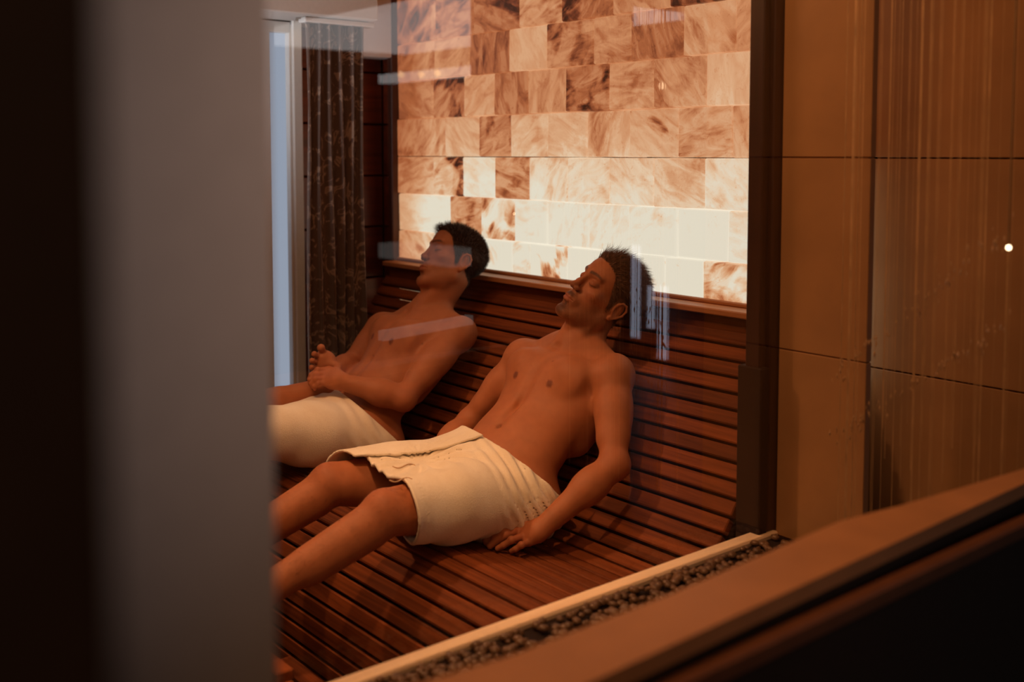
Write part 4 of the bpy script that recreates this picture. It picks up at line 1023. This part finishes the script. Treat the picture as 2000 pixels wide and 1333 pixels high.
def tw_base(s, J, legs):
    o = Off(.013); Jc = dict(J); torso(o, Jc, J['tsc']); legs(o)
    keep = [q for q in o.ops if q[3][2] < .72 and q[3][1] < 2.0 or q[4] > .12 and q[3][1] < 2.06]
    s.ops += [q for q in keep if q[0] == 'u' and q[4] > .03]
def tw2(s):
    tw_base(s, J2, legs2)
    s.ecap(A(-2.29, 1.80, .545), A(-2.295, 1.42, .560), (.13, .055), (.15, .042), A(1, 0, 0), .05)
    s.ecap(A(-2.287, 1.83, .500), A(-2.287, 1.76, .500), (.196, .118), (.190, .112), A(1, 0, 0), .05)
def folds2(P):
    u = P[:, 1]; x = P[:, 0]+2.29; z = P[:, 2]-.5
    hipz = np.clip((u-1.66)/.10, 0, 1)*np.clip((x+.02)/.12, 0, 1)
    f = hipz*.0065*np.sin((u+.35*z+.25*x)*2*PI/.034+1.5*np.sin(z*30))
    # fan of pleats from the tuck in the lap
    kx, ky = x+.035, u-1.60; r = np.hypot(kx, ky)+1e-6; th = np.arctan2(ky, kx)
    f += np.exp(-((r-.10)/.075)**2)*np.clip(z/.06, 0, 1)*.0058*np.sin(th*15+1.0+6*r)*(kx > -.05)
    f += .0032*np.sin(P@A(11, 23, 17)+2)+.0018*np.sin(P@A(37, -41, 29))
    hd_ = (P-HEM2[0])@(-HEM2[1]); f += .0022*np.exp(-((hd_-.004)/.004)**2)+.0010*np.exp(-((hd_-.034)/.002)**2)+.0008*np.exp(-((hd_-.030)/.006)**2)*np.sin(P[:, 2]*900)
    return f
HEM2 = (onx(803, 988, -2.10), unit(A(.22, 1, .10))*-1)
hem_dir = unit(A(.05, -1, .12))
kL = A(-2.135, 1.365, .560)
cuts2 = [plane3(onx(742, 975, -2.30), onx(800, 985, -2.14), onx(858, 1070, -2.06))]
# orient: keep the hip side
def orient(c, inside): 
    p, n, k = c; return (p, -n if (inside-p)@n > 0 else n, k)
cuts2 = [orient((onx(803, 988, -2.10), unit(A(-.22, -1, -.10)), .003), A(-2.2, 1.8, .5)),
         orient((A(-2.30, 1.775, .655), unit(A(.133, .7, .7)), .003), A(-2.28, 1.6, .45))]
t2, ts2, tf2 = towel('towel', None, p2, tw2, (-2.62, 1.30, .36), (-1.98, 2.06, .76), cuts2, folds2)
tag(t2, 'cream terry towel wrapped round the hips and thighs')
# overlap flap, lying on the wrap and running from the far knee up to the waist
def flap2(s): tw2(s)
ffold = lambda P: folds2(P)*.5+.0125
a_, b_ = onx(668, 917, -2.42), onx(965, 868, -2.27)
nrm_ = unit(A(.15, -.25, 1)); edge = unit(b_-a_)
cf = [orient((a_, unit(np.cross(edge, nrm_)), .003), A(-2.5, 1.7, .56)), cuts2[1], orient((onx(664, 915, -2.46), unit(A(.1, -1, .1)), .003), A(-2.2, 1.9, .5)), (A(0, 0, .50), A(0, 0, -1), .003)]
f2, _, _ = towel('towel_flap', None, p2, tw2, (-2.66, 1.26, .40), (-2.1, 2.06, .78), cf, ffold, .0042, .0035)
f2.parent = t2; f2.location = A(*f2.location)
def tw1(s):
    tw_base(s, J1, lambda q: legs1(q, False))
    s.ecap(A(-3.06, 1.84, .505), A(-3.06, 1.76, .510), (.195, .118), (.19, .115), A(1, 0, 0), .05)
    s.ecap(A(-3.0, 1.76, .545), A(-2.96, 1.42, .585), (.12, .06), (.09, .045), A(1, 0, 0), .05)
def folds1(P):
    u = P[:, 1]; x = P[:, 0]+3.06; z = P[:, 2]-.5
    f = np.clip((u-1.66)/.1, 0, 1)*.0032*np.sin((u+.3*z)*2*PI/.045+2*np.sin(z*22))
    f += .0025*np.sin(P@A(9, 19, 23)+1)+.0015*np.sin(P@A(31, -37, 21))
    return f
cuts1 = [orient((A(-2.9, 1.40, .6), unit(A(-.1, -1, .15)), .003), A(-2.9, 1.8, .5)),
         orient((A(-3.07, 1.765, .655), unit(A(.16, .7, .7)), .003), A(-3.0, 1.6, .45))]
t1, ts1, _ = towel('towel', None, p1, tw1, (-3.38, 1.30, .36), (-2.70, 2.08, .76), cuts1, folds1)
tag(t1, 'cream towel wrapped round the hips and bent thighs')
# embroidered waves and hem welt on the nearer towel
def surf_line(pts_px, r, name, parent, X0):
    P = []
    for (u, v) in pts_px:
        lo_d, hi_d = 2.2, 3.2; rr = ray(u, v); ds = np.linspace(lo_d, hi_d, 900); Q = CAM+rr*ds[:, None]; f = ts2.pts(Q)-folds2(Q)-.0045
        i = np.flatnonzero(f < 0)
        if len(i): P.append(CAM+rr*ds[i[0]])
    V = []; Fc = []
    for i, p in enumerate(P):
        d = unit(P[min(i+1, len(P)-1)]-P[max(i-1, 0)]); n1 = unit(np.cross(d, A(.1, -.5, 1))); n2 = np.cross(d, n1); b = len(V)
        for k in range(6): V.append(p+r*(n1*math.cos(k*PI/3)+n2*math.sin(k*PI/3)))
        if i: Fc += [(b-6+k, b-6+(k+1) % 6, b+(k+1) % 6, b+k) for k in range(6)]
    if P: return mesh_obj(name, [v-np.array(p2.location) for v in V], Fc, M['stitch'], parent, True)
for ox, oy in ((767, 912), (761, 937)):
    pts = [(ox+t*44, oy+3.5*math.sin(t*PI*2)+(0 if oy < 920 else 2)-t*2) for t in np.linspace(0, 1, 24)]
    surf_line(pts, .0019, 'embroidery', t2, 0)

# fine hair on shins and forearms
def body_hair(V, Q, fn, root, mat, boxes, n, seed):
    r_ = np.random.default_rng(seed); m = np.zeros(len(V), bool)
    for l, u in boxes: m |= ((V > A(*l)) & (V < A(*u))).all(1)
    Vs = V[m]; i = r_.choice(len(Vs), n); P = Vs[i]; Nn = grad(fn, P); Nn /= np.linalg.norm(Nn, axis=1, keepdims=True)
    d = Nn*.55+r_.normal(0, .35, (n, 3))+A(0, -.5, -.3)
    strands('body_hair', P+r_.normal(0, .003, (n, 3))*(1-np.abs(Nn)), d, r_.uniform(.006, .013, n), r_.normal(0, .4, (n, 3)), np.full(n, .00022), mat, root, seed, 2)
body_hair(V2, Q2, s2.pts, p2, M['hair_brown'], [((-2.6, .95, .3), (-2.0, 1.42, .66))], 3200, 21)
